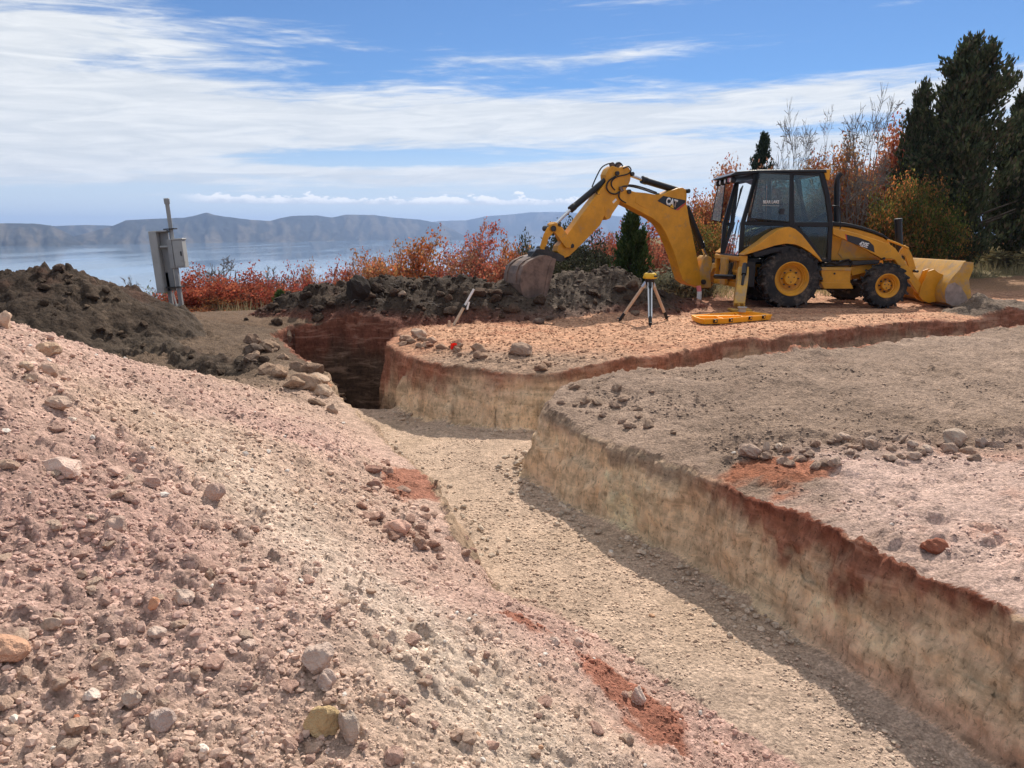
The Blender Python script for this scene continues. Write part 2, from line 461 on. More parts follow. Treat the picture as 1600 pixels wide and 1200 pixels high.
    blend(fl*sstep(10.4, 10.9, y), (.13, .09, .065))
    pd = (reg == 2)*1.0
    blend(pd, (.50, .30, .20))
    blend(pd*sstep(.05, .5, f2+.5*f4)*.55, (.34, .15, .09))
    blend(pd*sstep(.1, .6, -f1+.4*f4)*.5, (.60, .40, .28))
    edge = np.exp(-(np.maximum(s, 0)/.38)**2)
    blend(pd*edge*sstep(-.2, .4, f4+.2)*.7, (.36, .17, .11))
    for yr, ph in ((16.28, 0), (17.9, .3), (15.1, .6)):
        yc = yr+.10*np.sin(x*.5+ph*9)+(.18*(x-6) if yr < 15.5 else 0)
        rt = np.exp(-(((y-yc)/.22)**2)**2)*sstep(1.5, 4.0, x)
        blend(pd*rt*(.35+.35*(np.sin(x*28+(y-yc)*12) > 0)), (.30, .15, .10))
    blend(pd*sstep(.3, .8, f3+.5*f4)*.45, (.33, .20, .15))
    greyrim = np.exp(-((x+.1)/1.7)**2-((y-9.75)/.55)**2)
    blend(pd*np.clip(greyrim*1.3, 0, 1)*.85, (.30, .225, .175))
    blend(pd*sstep(13.6, 15.2, y-.35*(x-2))*.6*(x < 5), (.22, .09, .06))
    bk_ = (reg == 3)*1.0
    blend(bk_, (.27, .205, .165))
    blend(bk_*sstep(-.1, .5, f1+.3*f4)*.6, (.37, .285, .235))
    blend(bk_*sstep(.1, .6, f3-.3*f4)*.6, (.30, .18, .135))
    pinkz = sstep(6.3, 5.3, y-.12*(x-3)+.35*f2)*sstep(1.6, 2.5, x+.4*f4+.2*f2)
    blend(bk_*pinkz*.9, (.58, .44, .40))
    blend(bk_*pinkz*sstep(.0, .5, f2+.4*f4)*.6, (.42, .21, .15))
    blend(bk_*sstep(.52, .78, 1.15*np.exp(-(((x-1.95-(5.5-y)*.25)/.42)**2)-((y-5.4)/.5)**2)+.5*f4+.35*f2)*.85, (.32, .12, .065))
    blend(bk_*np.exp(-(np.maximum(s, 0)/.13)**2)*sstep(6.3, 5.6, y)*.9, (.22, .075, .05))
    blend(bk_*sstep(10.3, 11.5, y-.55*(x-4.4)+.8*f2)*.5, (.30, .15, .105))
    dk = ((reg == 5) | (reg == 6))*1.0
    blend(dk, (.052, .036, .026))
    blend(dk*sstep(.0, .5, f2)*.6, (.095, .068, .048))
    blend(dk*sstep(.15, .55, f1+.3*f4)*.5, (.12, .060, .042))
    d5 = (reg == 5)*1.0
    blend(d5*sstep(.4, -.2, z+.5*f2)*.6, (.10, .075, .055))
    d6 = (reg == 6)*1.0
    blend(d6*sstep(.22, .0, z+.1*f2)*.75, (.20, .075, .05))
    blend(d6*np.exp(-((x-1.1)/1.0)**2)*.6, (.17, .13, .10))
    gy_ = (reg == 7)*1.0
    blend(gy_, (.17, .135, .11))
    blend(gy_*sstep(.1, .5, f2)*.5, (.30, .24, .20))
    # walls: layers by height
    wm = (reg == 8)*1.0
    zt = top; h = np.clip((z-floor)/np.maximum(zt-floor, .2), 0, 1)+.10*f4
    blkw = wm*((x > -.2) & (y < 8.9) & (x > -.45*(y-3.1)+1.5))
    padw = wm*((y > 8.9) & (x > -2.2))
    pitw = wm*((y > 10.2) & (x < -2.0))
    bankw = wm*((x <= -.45*(y-3.1)+1.5) & (y < 10.5))
    colr_w = (.78, .63, .45)
    blend(wm, colr_w)
    blend(blkw*sstep(.0, .4, f2+.3*f4)*.6, (.82, .70, .50))
    blend(blkw*sstep(.1, .5, -f2+.3*f4)*.4, (.66, .46, .34))
    blend(blkw*sstep(.45, .15, h)*sstep(4.9, 3.8, y)*.7, (.62, .42, .33))
    blend(blkw*sstep(.70, .84, h+.45*f2+.2*f4)*sstep(5.9, 5.2, y+.5*f2), (.24, .085, .055))
    blend(blkw*sstep(.55, .75, h+.5*f2)*sstep(.95, .8, h)*sstep(5.9, 5.2, y)*.5, (.42, .24, .17))
    blend(blkw*sstep(.80, .90, h+.2*f2)*sstep(5.3, 5.8, y)*.8, (.30, .225, .175))
    blend(padw*sstep(.35, .8, h+.35*f2), (.37, .20, .135))
    blend(padw*sstep(.6, .95, h+.5*f4+.3*f2)*.6, (.32, .12, .075))
    blend(padw*sstep(1.5, 4.0, x)*sstep(.8, .5, h)*.75, (.30, .22, .165))
    blend(padw*sstep(11.0, 10.2, y)*0, (0, 0, 0))
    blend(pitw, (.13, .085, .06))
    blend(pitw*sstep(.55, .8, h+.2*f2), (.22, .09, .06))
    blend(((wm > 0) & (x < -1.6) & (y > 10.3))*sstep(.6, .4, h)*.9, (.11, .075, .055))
    blend(bankw, (.40, .30, .22))
    # per-clod variation
    rv = np.zeros(N); rv[near] = (i1-.5)*.5+(i2-.5)*.5*(h2 > .004)+(i4-.5)*.3
    colr = colr*(1+.22*rv*np.clip(amp*2, 0, 1)+.18*f4+.10*f2)[:, None]
    wetm = (disp/.05)
    hh = np.zeros(N); hh[near] = np.clip(disp/.05, 0, 1)
    # far land: dry grass and brush
    fr = sstep(17.5, 21, rr)*(rr > 17)
    g = np.clip(.5+fbm(x, y, 5, 4, 301), 0, 1)
    fc = C(.20, .16, .085)*(1-g[:, None])+C(.10, .095, .05)*g[:, None]
    offp = fr*np.where(x > 0, sstep(19.5, 22, y+.15*(x-6)), 1)
    offp = np.clip(offp, 0, 1)
    colr = colr*(1-offp[:, None])+fc*offp[:, None]
    redsoil = ((y > 17.6) & (y < 23.5) & (x > 8) & (rr < 30))
    colr[redsoil] = colr[redsoil]*.3+np.array((.30, .17, .11))*.7
    colr = colr*np.where(((reg == 5) | (reg == 6))[:, None], 1.0, np.array((1.06, .98, .90))[None])
    return x2, y2, zz, np.clip(colr, .01, .85), reg, k

X1, Y1, Z1, COL, REG, _k = surface(X0, Y0, RR)
Zg = Z1.reshape(NR, NA)
def ground_z(x, y):
    r = math.hypot(x, y); a = math.degrees(math.atan2(x, y))
    if a < -40: a += 360
    ai = np.interp(a, np.degrees(ang), np.arange(NA)); ri = np.interp(r, rad, np.arange(NR))
    i, j = int(ri), int(ai); i = min(i, NR-2); j2 = (j+1) % NA
    fi, fj = ri-i, ai-j
    return float((Zg[i, j]*(1-fi)+Zg[i+1, j]*fi)*(1-fj)+(Zg[i, j2]*(1-fi)+Zg[i+1, j2]*fi)*fj)

def mesh_np(name, verts, faces, k):
    """verts (n,3) faces (m,k) as one mesh"""
    me = bpy.data.meshes.new(name)
    me.vertices.add(len(verts)); me.vertices.foreach_set('co', np.ascontiguousarray(verts, dtype=np.float32).ravel())
    me.loops.add(faces.size); me.loops.foreach_set('vertex_index', np.ascontiguousarray(faces, dtype=np.int32).ravel())
    me.polygons.add(len(faces)); me.polygons.foreach_set('loop_start', np.arange(0, faces.size, k, dtype=np.int32))
    me.update(calc_edges=True)
    return me
def add_col(me, rgb):
    at = me.color_attributes.new('Col', 'FLOAT_COLOR', 'POINT')
    c = np.ones((len(rgb), 4), np.float32); c[:, :3] = rgb
    at.data.foreach_set('color', c.ravel())

# soil material
def soil_mat(name, fine_=60.0, strength=.7, chips=False):
    m, t, b = new_mat(name)
    c = t.attr('Col')['Color']
    o = t.coord('Object')
    n = t.noise(o, fine_, 8, .68)
    n2_ = t.noise(o, fine_*.18, 6, .6)
    v = t.vor(o, fine_*(.55 if not chips else .5), out='Color')
    vd = t.vor(o, fine_*(.55 if not chips else .5))
    fac = t.mapr(n, .28, .72, .62, 1.32)
    cc_ = t.mix(1.0, c, t.comb(fac, fac, fac), 'MULTIPLY')
    sx = t.sep(v)
    f2_ = t.mapr(sx[0], 0, 1, .68 if chips else .80, 1.35 if chips else 1.2, False)
    cc_ = t.mix(1.0, cc_, t.comb(f2_, f2_, f2_), 'MULTIPLY')
    f3_ = t.mapr(n2_, .3, .7, .86, 1.14)
    cc_ = t.mix(1.0, cc_, t.comb(f3_, f3_, f3_), 'MULTIPLY')
    t.l.new(cc_, b.inputs['Base Color'])
    b.inputs['Roughness'].default_value = .95
    b.inputs['Specular IOR Level'].default_value = .15
    hh = t.math('SUBTRACT', t.math('MULTIPLY', n, .9), t.math('MULTIPLY', vd, .55))
    t.l.new(t.bump(hh, strength, .030), b.inputs['Normal'])
    return m
M_soil = soil_mat('soil', 70, .8)
M_pad = soil_mat('rock_chips', 40, 1.0, True)
def wall_mat():
    m, t, b = new_mat('cut_earth')
    c = t.attr('Col')['Color']; o = t.coord('Object')
    ov = t.vmul(o, (1.0, 1.0, .55))
    n = t.noise(ov, 11, 10, .74, .3)
    n2_ = t.noise(ov, 34, 7, .72, .5)
    n3_ = t.noise(t.vmul(o, (.6, .6, 3.2)), 3.0, 8, .7, .6)
    f_ = t.mapr(n, .32, .68, .70, 1.22)
    cr = t.mapr(n2_, .36, .47, .58, 1.08)
    st = t.mapr(n3_, .35, .65, .72, 1.20)
    k_ = t.math('MULTIPLY', t.math('MULTIPLY', f_, cr), st)
    cc_ = t.mix(1.0, c, t.comb(k_, k_, k_), 'MULTIPLY')
    cc_ = t.mix(t.mapr(n3_, .50, .66, 0, .35), cc_, (.60, .40, .28))
    t.l.new(cc_, b.inputs['Base Color'])
    b.inputs['Roughness'].default_value = .95; b.inputs['Specular IOR Level'].default_value = .15
    hh = t.math('ADD', n, t.math('MULTIPLY', n2_, .6))
    t.l.new(t.bump(hh, .9, .045), b.inputs['Normal'])
    return m
M_wallsoil = wall_mat()
M_dark = soil_mat('dark_earth', 26, 1.0)

ii = np.arange(NR*NA).reshape(NR, NA)
aa = ii[:-1, :]; bb = ii[1:, :]
quads = np.stack([aa, bb, np.roll(bb, -1, axis=1), np.roll(aa, -1, axis=1)], axis=-1).reshape(-1, 4)
qreg = REG[quads[:, 0]].reshape(NR-1, NA)
# tidy specks: majority over a small window
for _ in range(2):
    st = np.zeros(qreg.shape+(9,), np.int16)
    for k_ in range(9):
        st[..., k_] = (qreg == k_)
    for _2 in range(2):
        st = st+np.roll(st, 1, 0)+np.roll(st, -1, 0); st = st+np.roll(st, 1, 1)+np.roll(st, -1, 1)
    qreg = st.argmax(-1)
qreg = qreg.ravel()
V = np.stack([X1, Y1, Z1], 1)
def region(name, ids, mat, **tags):
    m = np.isin(qreg, ids)
    fq = quads[m]
    used, inv = np.unique(fq, return_inverse=True)
    fq = inv.reshape(fq.shape)
    me = mesh_np(name, V[used], fq, 4)
    me.polygons.foreach_set('use_smooth', np.ones(len(fq), bool))
    add_col(me, COL[used])
    me.materials.append(mat)
    o = bpy.data.objects.new(name, me); col.objects.link(o)
    for k_, v_ in tags.items(): o[k_] = v_
    return o
region('ground', [0], M_soil, kind='structure')
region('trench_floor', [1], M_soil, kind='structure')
region('gravel_pad', [2], M_pad, kind='structure')
region('excavated_ground', [3], M_soil, kind='structure')
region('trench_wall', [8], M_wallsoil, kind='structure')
region('spoil_pile', [4], M_soil, label='long pinkish heap of dug-out clods filling the left foreground', category='dirt pile')
region('dark_soil_pile', [5], M_dark, label='tall dark brown soil heap with a rounded peak at the far left', category='dirt pile')
region('topsoil_berm', [6], M_dark, label='low black berm of topsoil stretching behind the trench and under the digging bucket', category='dirt pile')
region('grey_soil_pile', [7], M_dark, label='small grey crumbly soil heap beside the front loader bucket', category='dirt pile')

# ------------------------------------------------------------------ lake and far hills
m, t, b = new_mat('lake_water')
o = t.coord('Object')
ob = t.vmul(o, (.012, .0022, .01))
wn = t.noise(ob, 1.0, 5, .6)
b.inputs['Base Color'].default_value = (.10, .17, .25, 1)
t.l.new(t.mapr(wn, .35, .7, .04, .14), b.inputs['Roughness'])
b.inputs['IOR'].default_value = 1.33
ob2 = t.vmul(o, (.25, .25, .25))
t.l.new(t.bump(t.noise(ob2, 1.0, 3, .5), .02, .05), b.inputs['Normal'])
M_water = m
me = bpy.data.meshes.new('lake')
me.from_pydata([(-9000, 60, LAKE_Z), (9000, 60, LAKE_Z), (9000, 9000, LAKE_Z), (-9000, 9000, LAKE_Z)], [], [(0, 1, 2, 3)])
me.materials.append(M_water)
lake = bpy.data.objects.new('lake', me); col.objects.link(lake); lake['kind'] = 'structure'

m, t, b = new_mat('hill_scrub')
c = t.attr('Col')['Color']
o = t.coord('Object')
f_ = t.mapr(t.noise(o, .02, 8, .7), .3, .7, .75, 1.25)
t.l.new(t.mix(1.0, c, t.comb(f_, f_, f_), 'MULTIPLY'), b.inputs['Base Color'])
b.inputs['Roughness'].default_value = 1
b.inputs['Specular IOR Level'].default_value = 0
M_hill = m
def hills(name, sky_pts, shore_pts, depth, seed, rows=90, step=3.0, gul=1.0):
    us = np.arange(sky_pts[0][0], sky_pts[-1][0]+1, step)
    sv_ = np.interp(us, [p[0] for p in sky_pts], [p[1] for p in sky_pts])
    hv = np.interp(us, [p[0] for p in shore_pts], [p[1] for p in shore_pts])
    D = (EYE-LAKE_Z)*FX/np.maximum(hv-365.0, 4)
    a = (us-800)/FX
    ks = np.linspace(0, 1.25, rows)
    U, K = np.meshgrid(us, ks)
    DD = D[None, :]*(1+depth*K)
    crest = EYE+(365-sv_)/FX*D*(1+depth)          # height of the skyline there
    crest = np.maximum(crest, LAKE_Z+1)
    xx = a[None, :]*DD; yy = DD
    wx_ = U*.9+K*18*np.sin(U*.02+seed)
    g = 1-np.abs(fbm(wx_, K*22, 26, 4, seed, .6))*2
    g2 = 1-np.abs(fbm(wx_*1.0+40, K*10, 9, 3, seed+5, .6))*2
    prof = np.where(K < 1, (K**1.25)*.35+sstep(.08, 1.0, K)*.65, 1-(K-1)*.9)
    er = (1-sstep(.80, 1.0, K))*sstep(.02, .35, K)*gul
    hgt = (crest[None, :]-LAKE_Z)
    Z = LAKE_Z-1+hgt*prof+1*K-hgt*er*.22*(1-g)-hgt*er*.07*(1-g2)
    Z += hgt*.012*fbm(U, K*60, 7, 3, seed+9)*(K > .03)
    # beach shelf
    nr, na = Z.shape
    idx = np.arange(nr*na).reshape(nr, na)
    fq = np.stack([idx[:-1, :-1], idx[:-1, 1:], idx[1:, 1:], idx[1:, :-1]], -1).reshape(-1, 4)
    vv = np.stack([xx.ravel(), yy.ravel(), Z.ravel()], 1)
    me = mesh_np(name, vv, fq, 4)
    me.polygons.foreach_set('use_smooth', np.ones(len(fq), bool))
    n_ = fbm(U*1.0, K*30, 14, 4, seed+2)
    base_ = np.zeros(Z.shape+(3,))
    base_[:] = (.050, .052, .050)
    mm = sstep(.1, .5, n_+.5*(g-.3))[..., None]
    base_ = base_*(1-mm*.7)+np.array((.14, .12, .095))*mm*.7
    lowm = (sstep(.16, .0, K)*.6)[..., None]
    base_ = base_*(1-lowm)+np.array((.24, .205, .15))*lowm
    bm = (K < .035)[..., None]
    base_ = np.where(bm, np.array((.42, .38, .32)), base_)
    add_col(me, base_.reshape(-1, 3))
    me.materials.append(M_hill)
    o = bpy.data.objects.new(name, me); col.objects.link(o); o['kind'] = 'structure'
    return o
hills('near_hills', [(-500,352),(-300,346),(-150,351),(0,350),(30,349.5),(70,350),(95,353),(120,365),(138,377),(150,383.5)], [(-500,388),(0,386),(100,384.5),(150,384)], .28, 3, 70)
hills('middle_hills', [(60,374),(110,373),(140,366),(190,353),(210,345),(240,343.5),(300,341),(320,337),(334,333.5),(346,337),(380,342),(405,344.5),(430,346),(445,342),(465,338.5),(500,337.5),(525,341),(545,336.5),(590,337),(620,341),(660,344),(690,350),(712,360),(730,370),(745,374)],
      [(60,383),(200,381.5),(300,379.5),(450,377.5),(600,375.5),(745,374.5)], .20, 7, 90)
hills('far_hills', [(60,354),(100,353.5),(150,352),(185,353),(230,356),(400,356),(640,352),(690,346),(730,345),(760,339),(800,336),(830,333),(880,332.5),(920,336),(980,340),(1100,338),(1300,335),(1600,338),(2000,344)],
      [(60,379),(300,376),(600,372.5),(900,371.5),(2000,371)], .18, 12, 70)
# ------------------------------------------------------------------ mesh building helpers
class MB:
    def __init__(s): s.v = []; s.f = []
    def add(s, vs, fs):
        n = len(s.v); s.v += [tuple(p) for p in vs]; s.f += [tuple(i+n for i in q) for q in fs]; return s
    def box(s, a, b):
        (x0, y0, z0), (x1, y1, z1) = a, b
        return s.add([(x0,y0,z0),(x1,y0,z0),(x1,y1,z0),(x0,y1,z0),(x0,y0,z1),(x1,y0,z1),(x1,y1,z1),(x0,y1,z1)],
                     [(0,3,2,1),(4,5,6,7),(0,1,5,4),(1,2,6,5),(2,3,7,6),(3,0,4,7)])
    def prism(s, poly, w0, w1, f3=None):
        """poly in a 2D frame, f3(a, b, w) -> point"""
        if f3 is None: f3 = lambda a, b, w: (a, w, b)
        n = len(poly)
        vs = [f3(a, b, w0) for a, b in poly]+[f3(a, b, w1) for a, b in poly]
        fs = [tuple(range(n)), tuple(range(2*n-1, n-1, -1))]
        fs += [(i, i+n, (i+1) % n+n, (i+1) % n) for i in range(n)]
        return s.add(vs, fs)
    def tube(s, pts, r, sides=10, caps=True, r_end=None):
        pts = [Vector(p) for p in pts]; n = len(pts); rings = []; a = None
        for i, p in enumerate(pts):
            t = (pts[min(i+1, n-1)]-pts[max(i-1, 0)])
            if t.length < 1e-9: t = Vector((0, 0, 1))
            t.normalize()
            if a is None: a = t.cross(Vector((0, 0, 1)) if abs(t.z) < .95 else Vector((1, 0, 0)))
            a = a-t*a.dot(t)
            if a.length < 1e-6: a = t.orthogonal()
            a.normalize(); b = t.cross(a)
            rr = (r[i] if isinstance(r, (list, tuple)) else (r if r_end is None else r+(r_end-r)*i/(n-1)))
            rings.append([p+(a*math.cos(k*2*math.pi/sides)+b*math.sin(k*2*math.pi/sides))*rr for k in range(sides)])
        vs = [q for rg in rings for q in rg]; fs = []
        for i in range(n-1):
            for k in range(sides):
                fs.append((i*sides+k, i*sides+(k+1) % sides, (i+1)*sides+(k+1) % sides, (i+1)*sides+k))
        if caps:
            fs.append(tuple(range(sides-1, -1, -1))); fs.append(tuple((n-1)*sides+k for k in range(sides)))
        return s.add(vs, fs)
    def lathe(s, prof, c, axis='y', seg=40):
        """prof: (radius, offset along axis)"""
        n = len(prof); vs = []; fs = []
        for k in range(seg):
            a = 2*math.pi*k/seg; ca, sa = math.cos(a), math.sin(a)
            for r, o in prof:
                if axis == 'y': vs.append((c[0]+r*ca, c[1]+o, c[2]+r*sa))
                else: vs.append((c[0]+r*ca, c[1]+r*sa, c[2]+o))
        for k in range(seg):
            k2 = (k+1) % seg
            for i in range(n-1):
                fs.append((k*n+i, k2*n+i, k2*n+i+1, k*n+i+1))
        return s.add(vs, fs)
    def build(s, name, mat, parent=None, org=(0, 0, 0), bevel=0.0, sharp=35, seg=2):
        me = bpy.data.meshes.new(name)
        o3 = org
        me.from_pydata([(x-o3[0], y-o3[1], z-o3[2]) for x, y, z in s.v], [], s.f)
        me.polygons.foreach_set('use_smooth', np.ones(len(me.polygons), bool))
        me.set_sharp_from_angle(angle=math.radians(sharp))
        me.materials.append(mat)
        o = bpy.data.objects.new(name, me); col.objects.link(o)
        if parent is not None: o.parent = parent
        if bevel:
            b = o.modifiers.new('bevel', 'BEVEL'); b.width = bevel; b.segments = seg; b.limit_method = 'ANGLE'; b.angle_limit = math.radians(40)
            b.harden_normals = False
        return o
def tag(o, label=None, cat=None, group=None, kind=None):
    for k, v in (('label', label), ('category', cat), ('group', group), ('kind', kind)):
        if v: o[k] = v
    return o
def empty(name, loc, label=None, cat=None, group=None, rz=0):
    o = bpy.data.objects.new(name, None); col.objects.link(o)
    o.location = loc; o.rotation_euler.z = rz; o.empty_display_size = .2
    return tag(o, label, cat, group)

def plain(name, c, rough=.5, metal=0.0, var=.12, scale=8.0, bump=0.0, dirt=None, dirt_amt=.0, spec=.5, coat=0.0):
    m, t, b = new_mat(name)
    o = t.coord('Object')
    n = t.noise(o, scale, 7, .65)
    f_ = t.mapr(n, .3, .7, 1-var, 1+var)
    cc_ = t.mix(1.0, c, t.comb(f_, f_, f_), 'MULTIPLY')
    if dirt:
        z = t.sep(o)[2]
        dn = t.noise(o, 5.0, 8, .7)
        dm = t.mapr(t.math('ADD', dn, t.math('MULTIPLY', t.noise(o, 30, 4, .6), .25)), .78-dirt_amt, .98-dirt_amt*.6)
        cc_ = t.mix(dm, cc_, dirt)
        t.l.new(t.mix(dm, (rough,)*3, (.95,)*3), b.inputs['Roughness'])
    else:
        t.l.new(t.mapr(n, .3, .7, max(rough-.08, .05), min(rough+.1, 1)), b.inputs['Roughness'])
    t.l.new(cc_, b.inputs['Base Color'])
    b.inputs['Metallic'].default_value = metal
    b.inputs['Specular IOR Level'].default_value = spec
    if coat: b.inputs['Coat Weight'].default_value = coat
    if bump: t.l.new(t.bump(t.noise(o, scale*6, 6, .65), .4, bump), b.inputs['Normal'])
    return m
M_yel = plain('yellow_paint', (.64, .29, .018), .42, 0, .14, 3.0, 0, (.36, .22, .11), .12, .4)
M_yel2 = plain('dusty_yellow_paint', (.56, .30, .045), .55, 0, .14, 4.0, 0, (.36, .26, .18), .24, .35)
M_blk = plain('black_paint', (.008, .008, .010), .38, 0, .2, 6, 0, (.05, .04, .03), .0, .4)
M_rub = plain('tyre_rubber', (.026, .025, .025), .85, 0, .25, 9, .002, (.15, .115, .09), .20, .3)
M_steel = plain('bucket_steel', (.17, .12, .095), .55, .35, .30, 5, .003, (.30, .21, .165), .25, .4)
M_dsteel = plain('dark_steel', (.04, .038, .036), .5, .4, .3, 8, .001, (.16, .12, .09), .12)
M_chr = plain('chrome_rod', (.65, .65, .66), .15, 1.0, .05)
M_hose = plain('hose_rubber', (.012, .012, .012), .55)
M_dirtp = plain('caked_dirt', (.33, .25, .21), .95, 0, .25, 7, .006)
M_galv = plain('galvanised_metal', (.34, .34, .33), .5, .5, .12, 5, 0, (.22, .19, .15), .08)
M_box = plain('grey_enamel', (.38, .38, .365), .5, .0, .08, 4, 0, (.22, .2, .17), .08)
M_wood = plain('pale_wood', (.55, .40, .27), .6, 0, .12, 12)
M_alu = plain('aluminium', (.60, .61, .62), .35, .8, .08)
M_case = plain('case_plastic', (.95, .42, .015), .45, 0, .05, 4)
M_lvl = plain('level_plastic', (.72, .42, .01), .4, 0, .04)
M_pvc = plain('white_pipe', (.74, .70, .66), .5, 0, .05)
M_pink = plain('pink_paint', (.80, .22, .22), .6, 0, .05)
M_flag = plain('orange_plastic', (.85, .05, .02), .5, 0, .08)
M_white = plain('white_print', (.80, .80, .78), .5, 0, .02)
M_redp = plain('red_print', (.50, .05, .05), .5, 0, .02)
M_decal = plain('black_decal', (.015, .015, .02), .35, 0, .02)
M_tail = plain('red_lens', (.45, .03, .03), .3, 0, .05)
M_amb = plain('amber_lens', (.55, .30, .04), .3, 0, .05)
M_seat = plain('black_vinyl', (.02, .02, .022), .6)
M_bark = plain('grey_bark', (.16, .135, .115), .9, 0, .25, 20, .004)
M_bark2 = plain('brown_bark', (.085, .065, .050), .9, 0, .25, 20, .004)
def glass_mat(name, tintc, gl=.12):
    m = bpy.data.materials.new(name); m.use_nodes = True
    t = NT(m.node_tree); t.n.clear()
    out = t.n.new('ShaderNodeOutputMaterial')
    tr = t.n.new('ShaderNodeBsdfTransparent'); tr.inputs[0].default_value = (*tintc, 1)
    gb = t.n.new('ShaderNodeBsdfGlossy'); gb.inputs['Roughness'].default_value = .03
    gb.inputs[0].default_value = (.9, .95, 1, 1)
    df = t.n.new('ShaderNodeBsdfDiffuse'); df.inputs[0].default_value = (.45, .42, .38, 1)
    fr = t.n.new('ShaderNodeFresnel'); fr.inputs[0].default_value = 1.5
    m1 = t.n.new('ShaderNodeMixShader'); m2 = t.n.new('ShaderNodeMixShader')
    t.l.new(t.math('ADD', fr.outputs[0], gl), m1.inputs[0]); t.l.new(tr.outputs[0], m1.inputs[1]); t.l.new(gb.outputs[0], m1.inputs[2])
    o = t.coord('Object')
    t.l.new(t.mapr(t.noise(o, 6, 6, .7), .4, .75, .015, .06), m2.inputs[0])
    t.l.new(m1.outputs[0], m2.inputs[1]); t.l.new(df.outputs[0], m2.inputs[2])
    t.l.new(m2.outputs[0], out.inputs[0])
    return m
M_glass = glass_mat('cab_glass', (.60, .70, .69), .015)

def text_mesh(txt, height, mat, f3, a0, b0, rot, off, name, parent, org, bold=.035, sx=.8, thick=.004, shear=0.0):
    """lettering laid out in a 2D frame: f3(a, b, w)"""
    cu = bpy.data.curves.new('lettering', 'FONT'); cu.body = txt; cu.size = 1.0; cu.offset = bold; cu.shear = shear
    ob = bpy.data.objects.new('lettering', cu); col.objects.link(ob)
    dg = bpy.context.evaluated_depsgraph_get()
    me = bpy.data.meshes.new_from_object(ob.evaluated_get(dg))
    bpy.data.objects.remove(ob); bpy.data.curves.remove(cu)
    xs = [v.co.x for v in me.vertices]; ys = [v.co.y for v in me.vertices]
    k = height/(max(ys)-min(ys)); cx, cy = (max(xs)+min(xs))/2, (max(ys)+min(ys))/2
    c_, s_ = math.cos(rot), math.sin(rot)
    for v in me.vertices:
        a = (v.co.x-cx)*k*sx; b = (v.co.y-cy)*k
        p = f3(a0+a*c_-b*s_, b0+a*s_+b*c_, off)
        v.co = (p[0]-org[0], p[1]-org[1], p[2]-org[2])
    me.materials.clear(); me.materials.append(mat)
    me.name = name
    o = bpy.data.objects.new(name, me); col.objects.link(o); o.parent = parent
    m = o.modifiers.new('thickness', 'SOLIDIFY'); m.thickness = thick; m.offset = 0
    return o

# ------------------------------------------------------------------ the backhoe loader
ORG = (5.76, 17.1, 0.0)
BH = empty('backhoe_loader', ORG, 'yellow and black backhoe loader parked on the gravel pad, digging arm reaching left', 'backhoe')
def P(name, mb, mat, parent=None, bevel=.008, **k):
    return mb.build(name, mat, parent or BH, ORG, bevel, **k)
def pz(pts, y): return [(lambda q: (q[0], q[2]))(on_y(u, v, y)) for u, v in pts]
def fx(a, b, w): return (a, w, b)

YN, YF = 16.38, 17.85          # cab sides
